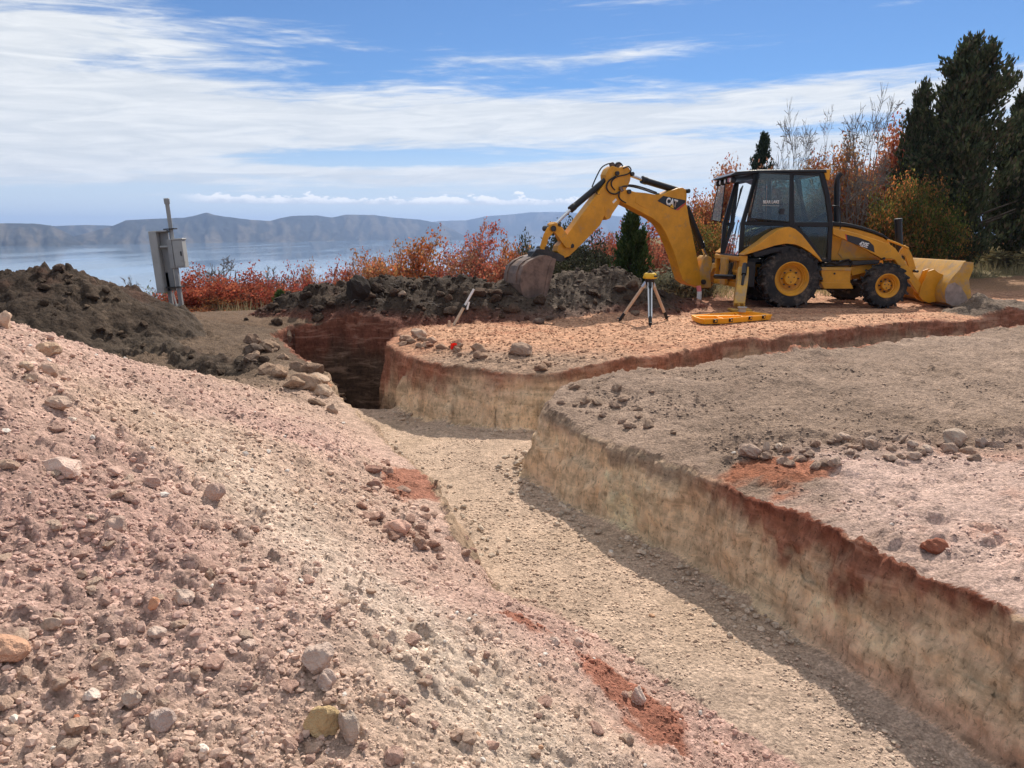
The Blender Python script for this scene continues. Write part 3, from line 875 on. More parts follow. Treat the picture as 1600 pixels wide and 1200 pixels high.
# --- wheels
def wheel(cx, cz, R, W, y0, side, rimr, lugs):
    """y0 = outer face; side +1: the outer face looks to -y (towards the camera)"""
    s = side
    wc = (cx, y0, cz)
    r0 = R*.93
    prof = [(rimr, .05*s*1), (rimr+.02, .02*s), ((rimr+r0)/2, -.0*s), (r0*.95, .025*s), (r0, .07*s), (r0, (W-.07)*s), (r0*.95, (W-.025)*s), ((rimr+r0)/2, W*s), (rimr, (W-.03)*s)]
    mb = MB().lathe(prof, wc, 'y', 56)
    for side_ in (0, 1):
        for k in range(lugs):
            a = 2*math.pi*(k+.5*side_)/lugs
            # bent bar from the shoulder to the middle of the tread
            if side_ == 0: seq = [(-.012, 0.0), (W*.28, .06), (W*.54, .18)]
            else: seq = [(W+.012, 0.0), (W*.72, .06), (W*.46, .18)]
            hw = .5*math.pi*R/lugs*.52/R
            ring = []
            for (o_, da) in seq:
                shoulder = (o_ < 0 or o_ > W)
                for (dw, rr) in ((-hw, R*.90 if shoulder else r0-.01), (hw, R*.90 if shoulder else r0-.01), (hw*.75, R*(.985 if shoulder else 1.0)), (-hw*.75, R*(.985 if shoulder else 1.0))):
                    t_ = a+da+dw
                    ring.append((cx+rr*math.cos(t_), y0+o_*s, cz+rr*math.sin(t_)))
            if side_ == 0: # shoulder block down the sidewall
                pass
            fs = [(0,1,2,3), (8,11,10,9)]
            for i in (0, 4):
                for j in range(4): fs.append((i+j, i+(j+1) % 4, i+4+(j+1) % 4, i+4+j))
            mb.add(ring, fs)
            sb = []
            o_a = -.012 if side_ == 0 else W+.012; o_b = .03 if side_ == 0 else W-.03
            for o_ in (o_a, o_b):
                for (dw, rr) in ((-hw*.8, R*.84), (hw*.8, R*.84), (hw*.9, R*.97), (-hw*.9, R*.97)):
                    t_ = a+dw; sb.append((cx+rr*math.cos(t_), y0+(o_+(.012 if side_ == 0 else -.012)*(rr < R*.9))*s, cz+rr*math.sin(t_)))
            mb.add(sb, [(0,1,2,3),(7,6,5,4),(0,4,5,1),(1,5,6,2),(2,6,7,3),(3,7,4,0)])
    o = P('wheel', mb, M_rub, None, 0)
    q = rimr
    rp = [(q+.012, .03*s), (q+.02, .012*s), (q+.005, .008*s), (q-.02, .03*s), (q-.03, .06*s), (q-.045, .065*s), (q-.055, .10*s), (q-.075, .11*s), (q-.085, .16*s), (q*.62, .17*s), (q*.60, .15*s), (q*.42, .15*s), (q*.40, .08*s), (q*.36, .06*s), (.001, .06*s)]
    rim = MB().lathe(rp, wc, 'y', 48).build('rim', M_yel, o, (0, 0, 0))
    rim.data.transform(Matrix.Translation((-ORG[0], -ORG[1], -ORG[2])))
    nb = MB()
    for k in range(8):
        a = 2*math.pi*k/8
        c = (cx+q*.51*math.cos(a), cz+q*.51*math.sin(a))
        nb.tube([(c[0], y0+.15*s, c[1]), (c[0], y0+.11*s, c[1])], .017, 6)
    for k in range(3):
        a = 2*math.pi*k/3+.5
        c = (cx+q*.2*math.cos(a), cz+q*.2*math.sin(a))
        nb.tube([(c[0], y0+.07*s, c[1]), (c[0], y0+.05*s, c[1])], .013, 6)
    nb.build('wheel_bolts', M_dsteel, o, ORG)
    return o
wheel(5.79, .60, .64, .48, 15.99, 1, .335, 19)
wheel(7.80, .455, .475, .33, 16.03, 1, .235, 17)
wheel(5.79, .60, .64, .48, 18.21, -1, .335, 19)
wheel(7.80, .455, .475, .33, 18.15, -1, .235, 17)
mb = MB().tube([(5.79, 16.4, .6), (5.79, 17.8, .6)], .13, 14).box((5.5, 16.85, .4), (6.1, 17.35, .85))
P('axle', mb, M_dsteel)
P('axle', MB().tube([(7.8, 16.3, .45), (7.8, 17.9, .45)], .09, 12), M_dsteel)
# --- chassis
P('chassis', MB().box((4.95, 16.62, .55), (7.3, 17.58, .88)).box((7.3, 16.8, .55), (8.45, 17.4, .82)).box((4.75, 16.45, .42), (5.1, 17.75, 1.0)), M_yel)
P('sump', MB().box((6.3, 16.8, .32), (7.4, 17.4, .55)), M_dsteel)
y = 16.28
P('fuel_tank', MB().prism(pz([(1282,418),(1330,418.5),(1328.5,443),(1286,442.5)], y), y, 16.62).prism(pz([(1282,441),(1329,442),(1333,451),(1287,451)], y), y-.02, 16.62), M_yel)
P('tank_strap', MB().prism(pz([(1281,417.5),(1331,418),(1330,423),(1282,422.5)], y-.02), y-.02, y+.0), M_yel2, bevel=.004)
P('tank_latch', MB().tube([on_y(1304, 427.5, y-.03), on_y(1304, 427.5, y+.01)], .022, 8), M_dsteel, bevel=0)
P('side_frame', MB().prism(pz([(1329,417),(1372,411),(1374,421),(1331,431)], 16.5), 16.5, 16.6), M_yel)
P('step', MB().prism(pz([(1284,412),(1375,406),(1374,412),(1284,417)], 16.4), 16.4, 16.66), M_dsteel)
hb_ = MB()
for k in range(4):
    hb_.tube([on_y(u, v+k*.9, 16.34+.02*k) for u, v in ((1288,413),(1296,409),(1306,412),(1316,407),(1326,405),(1332,409),(1328,414))], .011, 6)
P('hydraulic_hoses', hb_, M_hose, bevel=0)
# --- hood
hy0, hy1 = 16.66, 17.54
top = pz([(1300,346),(1318,347.5),(1332,350),(1348,354),(1366,360),(1380,366),(1391,374)], hy0)
bot = pz([(1391,378),(1380,371),(1366,365.5),(1348,360),(1332,356),(1318,354),(1300,353)], hy0)
P('hood_top', MB().prism(top+bot, hy0-.02, hy1+.02), M_blk, bevel=.03, seg=3)
P('hood', MB().prism(pz([(1298,353),(1318,354.5),(1332,356.5),(1348,360.5),(1366,366),(1380,371.5),(1390,379),(1394,392),(1396,407),(1298,407)], hy0), hy0, hy1), M_yel, bevel=.015)
P('engine_panel', MB().prism(pz([(1316,372),(1345,384),(1372,399),(1374,403),(1316,404),(1309,396),(1313,386)], hy0-.012), hy0-.014, hy0-.002), M_yel2, bevel=.003)
# --- loader arms (near and far)
arm = [(1302,356),(1322,360.5),(1345,366.5),(1368,374),(1391,382),(1399,388),(1443,449),(1445,455),(1440,461),(1433,457),(1398,406),(1390,404),(1377,404),(1366,397.5),(1337,381.5),(1302,366.5)]
for yy, yw in ((16.34, .10), (17.76, .10)):
    a_poly = pz(arm, 16.34)
    ar = P('loader_arm', MB().prism(a_poly, yy, yy+yw), M_yel, bevel=.01)
    y = 16.34
    lk = pz([(1408,401),(1414,389),(1420,383),(1425,388),(1431,400),(1437,420),(1432,427),(1426,420),(1420,401),(1416,398),(1411,406)], y)
    P('bell_crank', MB().prism(lk, yy+.14, yy+.20), M_yel, bevel=.006)
    g = pz([(1388,375),(1400,379),(1412,384),(1421,388)], y)
    P('guard_rail', MB().tube([(a, yy+.05, b) for a, b in g], .022, 8), M_yel, bevel=0)
    pn = MB()
    for (u, v) in ((1438,455), (1381,404), (1433,424)):
        q = on_y(u, v, y); pn.tube([(q[0], yy-.02, q[2]), (q[0], yy+.14, q[2])], .028, 12)
    P('pivot_pin', pn, M_dsteel, bevel=.003)
    if yy < 17:
        dpoly = pz([(1322.5,366.5),(1341,371),(1358,377),(1365,384),(1366.5,394.5),(1345,385),(1324,376.5)], y)
        P('number_decal', MB().prism(dpoly, yy-.004, yy-.0005), M_decal, bevel=0)
        rp_ = pz([(1320.3,365.3),(1322.3,366.3),(1324,376.5),(1321.8,372.5)], y)
        P('red_stripe', MB().prism(rp_, yy-.004, yy-.0005), M_redp, bevel=0)
        c_ = on_y(1349.5, 382.2, yy)
        text_mesh('420E', .105, M_white, fx, c_[0], c_[2], -.25, yy-.014, 'lettering', BH, ORG, .03, .70, .003, .15)
# tilt cylinder, exhaust, air intake
P('tilt_cylinder', MB().tube([on_y(1405, 400, 17.0), on_y(1403.5, 346, 17.0)], .075, 16).tube([on_y(1403.5, 347, 17.0), on_y(1403.4, 341.5, 17.0)], .082, 16), M_blk, bevel=.004)
P('cylinder_rod', MB().tube([on_y(1405, 400, 17.0), on_y(1428, 440, 17.0)], .03, 10), M_chr, bevel=0)
P('exhaust_pipe', MB().tube([on_y(1307.5, 352, 17.0), on_y(1307.5, 290, 17.0), on_y(1308, 281, 17.0), on_y(1310.5, 275, 17.0), on_y(1314, 271.5, 17.0)], [.062, .062, .055, .052, .05], 14), M_blk, bevel=0)
P('grab_rail', MB().tube([on_y(u, v, 16.36) for u, v in ((1300,321.5),(1310,322),(1312.5,325),(1313.5,355),(1311,361),(1303,365.5))], .013, 8), M_blk, bevel=0)
# --- front bucket
by0, by1 = 15.93, 18.27
shell_out = [(1507,409.5),(1499,421),(1490,430.5),(1482,441),(1477,452),(1475.5,463),(1478,473),(1488,478),(1516,476)]
so = pz(shell_out, by0)
si = [(a+.03, b+.025) for a, b in so[:-1]][::-1]
fb = P('loader_bucket', MB().prism(so+[(so[-1][0], so[-1][1]+.02)]+si, by0, by1), M_yel2, bevel=0)
sp_ = pz([(1506,408.5),(1520.5,410),(1519.5,421),(1513,437),(1516.5,460),(1519,476),(1488,478.5),(1478,473.5),(1475,463),(1476.5,452),(1481.5,441),(1489.5,430.5),(1498.5,421)], by0)
for yy in (by0-.025, by1):
    o = P('bucket_side', MB().prism(sp_, yy, yy+.025), M_yel2, fb, bevel=.004)
dp_ = pz([(1481,445),(1492,441),(1502,449),(1510,462),(1514,475.5),(1488,478),(1478.5,473),(1476,463),(1477.5,452)], by0-.03)
P('dried_mud', MB().prism(dp_, by0-.033, by0-.026), M_dirtp, fb, bevel=0)
P('cutting_edge', MB().prism(pz([(1485,476.5),(1524,475),(1524,477),(1485,479.5)], by0), by0-.02, by1+.02), M_steel, fb, bevel=.003)
for yy in (16.30, 16.52, 17.62, 17.84):
    P('bucket_bracket', MB().prism(pz([(1440,462),(1443,449),(1450,436),(1455,424),(1464,421),(1470,426),(1486,433),(1480,443),(1476,455),(1477,470),(1455,474),(1446,470)], 16.2), yy, yy+.035), M_yel, fb, bevel=.004)
# --- cab
cab = P('cab', MB().box((4.98, YN+.05, .92), (6.75, YF-.05, 1.0)).box((4.95, YN+.25, .80), (6.7, YF-.25, .93)), M_blk)
def bar(pts, y0, y1, name='cab_pillar', mat=None, bevel=.012):
    return P(name, MB().prism(pts, y0, y1), mat or M_blk, bevel=bevel)
rear_p = [(1181,268.5),(1187,268.5),(1165,348),(1160.5,400),(1154,402),(1158,348)]
bp = [(1235,269),(1240.5,269),(1242,350),(1237,356),(1232.5,352)]
fp = [(1280,269),(1287,269),(1292,284),(1297,305),(1301.5,338),(1302,352),(1299,407),(1292,407),(1295,352),(1294,338),(1289,305),(1285,290)]
for yy in (YN, YF-.07):
    for pp in (rear_p, bp, fp):
        bar(pz(pp, YN), yy, yy+.07)
    bar(pz([(1181,267.5),(1287,267),(1287,274.5),(1181,272)], YN), yy+.005, yy+.065, 'roof_rail')
    bar(pz([(1160,346),(1302,347),(1302,355),(1160,351.5)], YN), yy+.005, yy+.065, 'belt_rail')
    bar(pz([(1156,399),(1163,394),(1192,374),(1214,358),(1232,351),(1246,353),(1262,368),(1275,386),(1286,405),(1298,404),(1299,409),(1282,410),(1270,392),(1256,373),(1243,358.5),(1232,357),(1216,363),(1196,380),(1168,399.5),(1158,405)], YN), yy+.008, yy+.062, 'fender_rail')
    # glass
    P('door_window', MB().prism(pz([(1242,273),(1281,273),(1289,300),(1294.5,347),(1241,347)], YN), yy+.03, yy+.036), M_glass, bevel=0)
    P('lower_window', MB().prism(pz([(1250,354),(1296,354),(1293,405),(1285,404),(1274,386),(1262,370)], YN), yy+.03, yy+.036), M_glass, bevel=0)
    P('lower_window', MB().prism(pz([(1163,351),(1230,352),(1214,360),(1192,376),(1161,396)], YN), yy+.03, yy+.036), M_glass, bevel=0)
# rear side windows, hinged out a little
for yy, sgn in ((YN, -1), (YF, 1)):
    wq = pz([(1184,270),(1234,272.5),(1232.5,347),(1169,341)], YN)
    def fo(a, b, w_, yy=yy, sgn=sgn): return (a, yy+sgn*(.02+.10*(6.02-a)/1.0)*(1 if sgn < 0 else 1)+w_, b)
    P('rear_side_window', MB().prism(wq, .0, .006, fo), M_glass, bevel=0)
    fr_ = MB()
    c3 = [Vector(fo(a, b, 0.0)) for a, b in wq]
    for i in range(4):
        fr_.tube([c3[i], c3[(i+1) % 4]], .014, 6)
    P('window_frame', fr_, M_blk, bevel=0)
# rear face: two corner posts, glass, wiper
xr_t, xr_b = on_y(1184, 269, YN), on_y(1157, 401, YN)
def rear_pt(k, y): return (xr_b[0]+(xr_t[0]-xr_b[0])*k, y, xr_b[2]+(xr_t[2]-xr_b[2])*k)
rg = MB(); rg.add([rear_pt(.02, YN+.09), rear_pt(.02, YF-.09), rear_pt(.96, YF-.09), rear_pt(.96, YN+.09)], [(0,1,2,3)])
P('rear_window', rg, M_glass, bevel=0)
P('rear_sill', MB().box((xr_b[0]-.05, YN+.02, xr_b[2]-.09), (xr_b[0]+.12, YF-.02, xr_b[2]+.03)), M_blk)
P('rear_header', MB().box((xr_t[0]-.10, YN+.02, xr_t[2]-.13), (xr_t[0]+.06, YF-.02, xr_t[2]+.01)), M_blk)
wp = MB()
for y0_, y1_ in ((16.95, 17.0), (17.35, 17.2)):
    a = Vector(rear_pt(.0, y0_)); b_ = Vector(rear_pt(.42, y1_)); a.x -= .03; b_.x -= .03
    wp.tube([a, b_], .008, 6)
P('wiper', wp, M_blk, bevel=0)
for y_, m_ in ((16.62, M_tail), (16.76, M_amb), (17.5, M_amb), (17.64, M_tail)):
    P('tail_light', MB().box((xr_b[0]-.075, y_-.055, xr_b[2]-.085), (xr_b[0]-.045, y_+.055, xr_b[2]-.005)), m_, bevel=.006)
# front face
ft, fb_ = on_y(1284, 270, YN), on_y(1300, 350, YN)
fg = MB().add([(fb_[0], YN+.08, fb_[2]), (fb_[0], YF-.08, fb_[2]), (ft[0]+.03, YF-.08, ft[2]-.05), (ft[0]+.03, YN+.08, ft[2]-.05)], [(0,1,2,3)])
P('front_window', fg, M_glass, bevel=0)
P('dash_wall', MB().box((fb_[0]-.10, YN+.08, .95), (fb_[0]-.02, YF-.08, fb_[2]+.02)), M_blk)
# roof
rz = on_y(1240, 265.5, YN)[2]
x_r, x_f = on_y(1142, 270, YN)[0], on_y(1291, 267, YN)[0]
roof = P('cab_roof', MB().prism([(x_r-.02, rz-.11), (x_r+.10, rz-.035), (x_r+.55, rz), (x_f, rz+.01), (x_f+.02, rz-.06), (x_r+.6, rz-.07), (x_r+.12, rz-.12)], YN-.02, YF+.02), M_blk, bevel=.02)
P('roof_cap', MB().prism(pz([(1233,265.3),(1297,264.5),(1297.5,270),(1296,282),(1291,281),(1288,268),(1233,267)], YN), YN+.0, YF-.0), M_yel, roof, bevel=.01)
for y_ in (16.55, 16.95, 17.35, 17.72):
    q = (x_r+.10, y_, rz-.19)
    l_ = P('work_light', MB().lathe([(.001,.05),(.05,.05),(.062,.02),(.062,-.03),(.05,-.035),(.001,-.035)], q, 'y', 16), M_blk, roof, bevel=0)
    l_.data.transform(Matrix.Translation((0, 0, 0)))
    P('lamp_lens', MB().tube([(q[0]-.055, q[1], q[2]), (q[0]-.068, q[1], q[2])], .045, 14), M_white, roof, bevel=0)
P('roof_lamp', MB().box((x_r+.06, 16.72, rz-.22), (x_r+.12, 16.84, rz-.12)), M_tail, roof, bevel=.01)
# rear quarter windows opened outwards on the far side
qp = [on_y(1133, 286, 18.0), on_y(1122, 290, 18.35), on_y(1112, 343, 18.35), on_y(1126, 346, 18.0)]
P('open_quarter_window', MB().add(qp, [(0,1,2,3)]), M_glass, bevel=0)
qf = MB()
for i in range(4): qf.tube([qp[i], qp[(i+1) % 4]], .012, 6)
P('window_frame', qf, M_blk, bevel=0)
# seat, steering column, levers inside
P('operator_seat', MB().box((5.35, 16.85, 1.2), (5.85, 17.35, 1.34)).box((5.72, 16.87, 1.3), (5.88, 17.33, 1.95)).box((5.45, 16.9, 1.0), (5.75, 17.3, 1.2)), M_seat, bevel=.04, seg=3)
sw = MB().tube([(6.55, 17.1, 1.1), (6.38, 17.1, 1.58)], .035, 10)
ringp = []
for k in range(25):
    a = 2*math.pi*k/24; ringp.append((6.36+.08*math.cos(a), 17.1+.19*math.sin(a), 1.60+.17*math.cos(a)))
sw.tube(ringp, .016, 8)
sw.box((6.45, 16.8, 1.35), (6.72, 17.4, 1.52))
P('steering_wheel', sw, M_seat, bevel=0)
lv = MB()
for y_ in (16.85, 17.0, 17.2, 17.35):
    lv.tube([(5.08, y_, 1.1), (5.16, y_, 1.72)], .012, 6).tube([(5.16, y_, 1.70), (5.165, y_, 1.76)], .024, 8)
lv.box((5.05, 16.75, 1.0), (5.2, 17.45, 1.2))
P('control_levers', lv, M_seat, bevel=0)
P('rear_mirror', MB().tube([on_y(1267, 280, 16.6), on_y(1269, 288, 16.6)], .035, 8), M_chr, bevel=0)
# sticker on the rear side window
c_ = on_y(1204.5, 315.5, YN-.10)
text_mesh('BEAR LAKE', .062, M_white, fx, c_[0], c_[2], 0.0, YN-.115, 'lettering', BH, ORG, .02, .80, .002)
P('sticker_line', MB().prism(pz([(1190.5,321),(1217,321.2),(1217,321.9),(1190.5,321.7)], YN-.11), YN-.114, YN-.112), M_box, bevel=0)
P('sticker', MB().prism(pz([(1219.5,326),(1225.5,326),(1225,335),(1218.5,335)], YN-.09), YN-.096, YN-.093), M_decal, bevel=0)
# --- fenders
fo_ = [(1162,398),(1174,389),(1190,378),(1203,367.5),(1215,360),(1225,356),(1234,354.5),(1243,358),(1253,366.5),(1263,379),(1273,392),(1281,402),(1285,408.5)]
fi_ = [(1283,408.5),(1273,400),(1262,391.5),(1252,385.5),(1243,382),(1228,380.5),(1210,384),(1190,390.5),(1163,398.8)]
for yy in (15.98, 17.86):
    P('fender', MB().prism(pz(fo_+fi_, 15.98), yy, yy+.40), M_yel, bevel=.02, seg=3)
    P('wheel_arch', MB().prism(pz([(1176,395),(1205,388),(1235,384),(1256,391),(1276,404),(1279,420),(1262,404),(1240,392),(1212,394),(1180,402)], 16.05), yy+.07, yy+.42), M_blk, bevel=0)
# --- rear frame and stabilisers
xr = 4.80
fmz = dict(t=1.0, b=.44)
rf = MB().box((xr-.09, 16.10, .96), (xr+.05, 18.1, 1.05)).box((xr-.08, 16.10, .40), (xr+.05, 18.1, .50)).box((xr-.07, 16.08, .38), (xr+.07, 16.22, 1.07)).box((xr-.07, 17.98, .38), (xr+.07, 18.12, 1.07)).box((xr-.05, 16.42, .40), (xr+.04, 16.52, 1.0)).box((xr-.05, 17.6, .40), (xr+.04, 17.7, 1.0)).box((xr-.06, 16.22, .70), (xr+.03, 17.2, .76))
P('rear_frame', rf, M_yel, bevel=.008)
P('frame_backing', MB().box((xr+.06, 16.25, .42), (xr+.3, 17.95, .95)), M_dsteel)
vb = MB()
rnd = random.Random(4)
for k in range(9):
    y_ = 16.6+k*.12
    vb.tube([(xr-.06, y_, .55+.1*rnd.random()), (xr-.10, y_+.1*rnd.random(), .75), (xr-.05, y_+.1*rnd.random(), .93)], .016, 6)
vb.box((xr-.11, 16.65, .58), (xr-.03, 17.3, .70)).box((xr-.10, 16.7, .78), (xr-.03, 17.15, .90))
P('valve_block', vb, M_dsteel, bevel=.004)
for s_ in (-1, 1):
    ys = 16.08 if s_ < 0 else 18.12
    d_ = s_
    hinge = Vector((xr-.02, ys+.02*d_, .76)); foot = Vector((xr-.28 if s_ < 0 else xr-.15, ys+.78*d_, .16))
    ax = (foot-hinge); L_ = ax.length; ax.normalize()
    side_v = Vector((1, 0, 0)); up_v = ax.cross(side_v).normalized()*(-d_)
    def fs_(a, b, w_, h=hinge, ax=ax, up=up_v, sv_=side_v): return tuple(h+ax*a+up*b+sv_*w_)
    st = P('stabilizer_leg', MB().prism([(-.08,-.09),(.25,-.10),(.55,-.13),(L_-.1,-.13),(L_+.06,-.04),(L_+.05,.05),(L_-.2,.09),(.5,.15),(.2,.12),(-.06,.07)], -.11, .11, fs_), M_yel2, bevel=.012)
    P('stabilizer_cylinder', MB().tube([fs_(.05, .22, 0), fs_(.35, .20, 0)], .05, 12).tube([fs_(.35, .20, 0), fs_(.60, .12, 0)], .028, 10), M_blk, st, bevel=0)
    pc = foot+Vector((0, .05*d_, -.10))
    P('stabilizer_pad', MB().box((pc.x-.2, pc.y-.17, pc.z-.045), (pc.x+.2, pc.y+.17, pc.z)).box((pc.x-.05, pc.y-.12, pc.z), (pc.x-.03, pc.y+.12, pc.z+.10)).box((pc.x+.05, pc.y-.12, pc.z), (pc.x+.07, pc.y+.12, pc.z+.10)), M_yel2, st, bevel=.01)
# --- digging arm, swung towards the trench
SW = math.radians(29)
KX, KY = 4.42, 17.05
DV = Vector((-math.cos(SW), -math.sin(SW), 0)); NV = Vector((math.sin(SW), -math.cos(SW), 0))
def on_arm(u, v, off):
    r = Vector(ray(u, v)); o_ = Vector((0, 0, EYE)); p0 = Vector((KX, KY, 0))+NV*off
    t_ = (p0-o_).dot(NV)/r.dot(NV); q = o_+r*t_
    return ((q-Vector((KX, KY, 0))).dot(DV), q.z)
def fa(a, b, w_):
    q = Vector((KX, KY, 0))+DV*a+NV*w_
    return (q.x, q.y, b)
def pa(pts, off): return [on_arm(u, v, off) for u, v in pts]
BW, SWd = .125, .10
kp = P('kingpost', MB().prism(pa([(1099,404),(1105,399),(1112,402),(1113,412),(1110,430),(1112,450),(1096,450),(1086,446),(1088,436),(1095,424),(1096,412)], .12), -.12, .12, fa).box((4.64, 16.85, .42), (4.71, 17.3, 1.0)), M_yel2, bevel=.015)
P('swing_cylinder', MB().tube([(xr-.1, 16.35, .62), (4.45, 16.95, .60)], .05, 12), M_blk, bevel=0)
boom_px = [(969,300),(974,295),(983,297),(994,300),(1010,301.5),(1024,304),(1036,303),(1048,298),(1060,293.5),(1067,293),(1072,296),(1073.5,304),(1073,318),(1077,342),(1083,370),(1090,405),(1095,432),(1096,443),(1091,448),(1075,444),(1067,438),(1062,424),(1055,400),(1048,382),(1040,364),(1032,351),(1020,341.5),(1004,333),(988,324.5),(975,318),(968,312)]
bm_ = P('boom', MB().prism(pa(boom_px, BW), -BW, BW, fa), M_yel, bevel=.014, seg=3)
rib = pa([(993,308),(1004,305),(1014,309),(1016,319),(1011,326),(1001,322),(992,316)], BW)
P('boom_plate', MB().prism(rib, BW-.002, BW+.006, fa), M_yel, bm_, bevel=.003)
P('brand_decal', MB().prism(pa([(1027,314),(1036,306),(1071,313),(1071,316),(1055,328)], BW), BW+.001, BW+.005, fa), M_decal, bm_, bevel=0)
P('red_stripe', MB().prism(pa([(1056,328),(1071,316.5),(1071,319),(1059,328.8)], BW), BW+.001, BW+.005, fa), M_redp, bm_, bevel=0)
def fa_m(a, b, w_): return fa(-a, b, w_)
ca_ = pa([(1049, 316.2)], BW)[0]
text_mesh('CAT', .155, M_white, fa_m, -ca_[0], ca_[1], -.20, BW+.016, 'lettering', bm_, ORG, .05, .78, .004)
P('logo_triangle', MB().prism(pa([(1046,323.6),(1052,325.6),(1049.5,318.8)], BW), BW+.018, BW+.024, fa), M_lvl, bm_, bevel=0)
stick_px = [(948,284),(947,273),(951,264),(958,259),(966,262),(972,261),(978,259),(983,262),(987,269),(985,282),(981,292),(975,301),(968,318),(957,334),(954,341),(948,344),(945,337),(938,352),(915,376),(890,400),(882,403.5),(876,401),(871,393),(873,384),(880,377),(872,362),(868,358),(863,355),(863,350),(868,346.5),(875,350),(887,366),(908,337),(931,306.5)]
sk = P('stick', MB().prism(pa(stick_px, SWd), -SWd, SWd, fa), M_yel, bevel=.012, seg=3)
P('stick_plate', MB().prism(pa([(944,323),(950,317),(958,322),(953,331),(946,332)], SWd), SWd-.001, SWd+.006, fa), M_yel, sk, bevel=.002)
P('white_label', MB().prism(pa([(956.5,315.5),(962,310),(964,312.5),(958.5,318)], SWd), SWd+.001, SWd+.003, fa), M_white, sk, bevel=0)
# joint plates on the boom end
def atube(pts, off, r, **k): return MB().tube([fa(*on_arm(u, v, off), off) for u, v in pts], r, **k)
P('pivot_pin', MB().tube([fa(*on_arm(976, 300, 0), -.17), fa(*on_arm(976, 300, 0), .17)], .045, 14), M_dsteel, sk, bevel=.004)
for (u, v) in ((958.5,271.5), (982,272.5), (867.5,352), (860.5,359), (888,384)):
    q = on_arm(u, v, 0)
    P('pivot_pin', MB().tube([fa(q[0], q[1], -.15), fa(q[0], q[1], .15)], .042, 14), M_dsteel, sk, bevel=.004)
q = on_arm(1068.5, 299, 0); P('pivot_pin', MB().tube([fa(q[0], q[1], -.16), fa(q[0], q[1], .16)], .045, 14), M_dsteel, bm_, bevel=.004)
q = on_arm(1092, 440, 0); P('pivot_pin', MB().tube([fa(q[0], q[1], -.17), fa(q[0], q[1], .17)], .055, 14), M_dsteel, kp, bevel=.004)
def cyl(a, mid, b_, r, off=0.0, name='arm_cylinder'):
    pa_, pm, pb = [fa(*on_arm(u, v, off), off) for u, v in (a, mid, b_)]
    c_ = P(name, MB().tube([pa_, pm], r, 18).tube([tuple(Vector(pm)-(Vector(pm)-Vector(pa_)).normalized()*.10), tuple(Vector(pm)+(Vector(pm)-Vector(pa_)).normalized()*.015)], r*1.14, 18), M_blk, bevel=.004)
    P('cylinder_rod', MB().tube([pm, pb], r*.5, 14), M_chr, c_, bevel=0)
    return c_
# bucket cylinder above the stick, stick cylinder above the boom, boom cylinder behind it
cyl((956,273), (892,327), (866,352), .062, 0, 'bucket_cylinder')
cyl((1063,299), (1004,281), (982,272.5), .068, 0, 'stick_cylinder')
cyl((1072,322), (1097,386), (1104,404), .066, 0.0, 'boom_cylinder')
ln = MB()
for off in (-.14, .12):
    ln.prism(pa([(845,392),(843,386),(849,366),(855,355),(861,353.5),(865,358),(863,364),(856,372),(851,391)], off), off, off+.03, fa)
P('bucket_link', ln, M_yel, bevel=.006)
P('link_cross_piece', MB().tube([fa(*on_arm(858, 357, 0), -.17), fa(*on_arm(858, 357, 0), .17)], .055, 14).tube([fa(*on_arm(848, 388, 0), -.17), fa(*on_arm(848, 388, 0), .17)], .045, 14), M_dsteel, bevel=0)
for off in (-.15, .12):
    P('guide_link', MB().prism(pa([(857,351),(868,348),(875,354),(893,380),(890,388),(883,387),(866,364),(857,361)], off), off, off+.03, fa), M_yel, bevel=.006)
# hoses over the joint
hs = MB()
def hose(pts, off=.12, r=.016):
    # smooth through the pixels
    pp = [Vector(fa(*on_arm(u, v, off), off)) for u, v in pts]
    out = []
    for i in range(len(pp)-1):
        p0 = pp[max(i-1, 0)]; p1 = pp[i]; p2 = pp[i+1]; p3 = pp[min(i+2, len(pp)-1)]
        for k in range(5):
            t_ = k/5
            out.append(.5*((2*p1)+(-p0+p2)*t_+(2*p0-5*p1+4*p2-p3)*t_*t_+(-p0+3*p1-3*p2+p3)*t_**3))
    out.append(pp[-1]); hs.tube(out, r, 7)
hose([(925,292),(932,276),(940,262),(950,256),(958,255)], .05, .013)
hose([(958,268),(962,258),(967,254),(972,258),(973,266),(969,272)], .06, .014)
hose([(974,263),(982,260),(986,266),(981,272),(965,276),(956,283),(956,291),(961,297)], .115, .013)
hose([(962,275),(951,283),(948,293),(953,301),(962,303),(968,299)], .12, .015)
hose([(967,296),(975,291),(990,292),(1008,297),(1022,302),(1030,303)], .11, .016)
hose([(967,294),(976,289),(992,290),(1010,295),(1026,301)], .07, .016)
hose([(968,300),(967,307),(971,313),(978,317)], .13, .014)
hose([(931,299),(934,304),(937,303)], .09, .012)
P('hydraulic_hoses', hs, M_hose, bevel=0)
P('hose_bracket', MB().prism(pa([(956,262),(954,256),(958,253),(962,257),(966,253),(969,253),(971,258),(967,262),(965,268),(961,268)], .06), .0, .06, fa).prism(pa([(967,292),(971,291),(975,298),(971,300)], .14), .125, .15, fa), M_steel, bevel=.004)
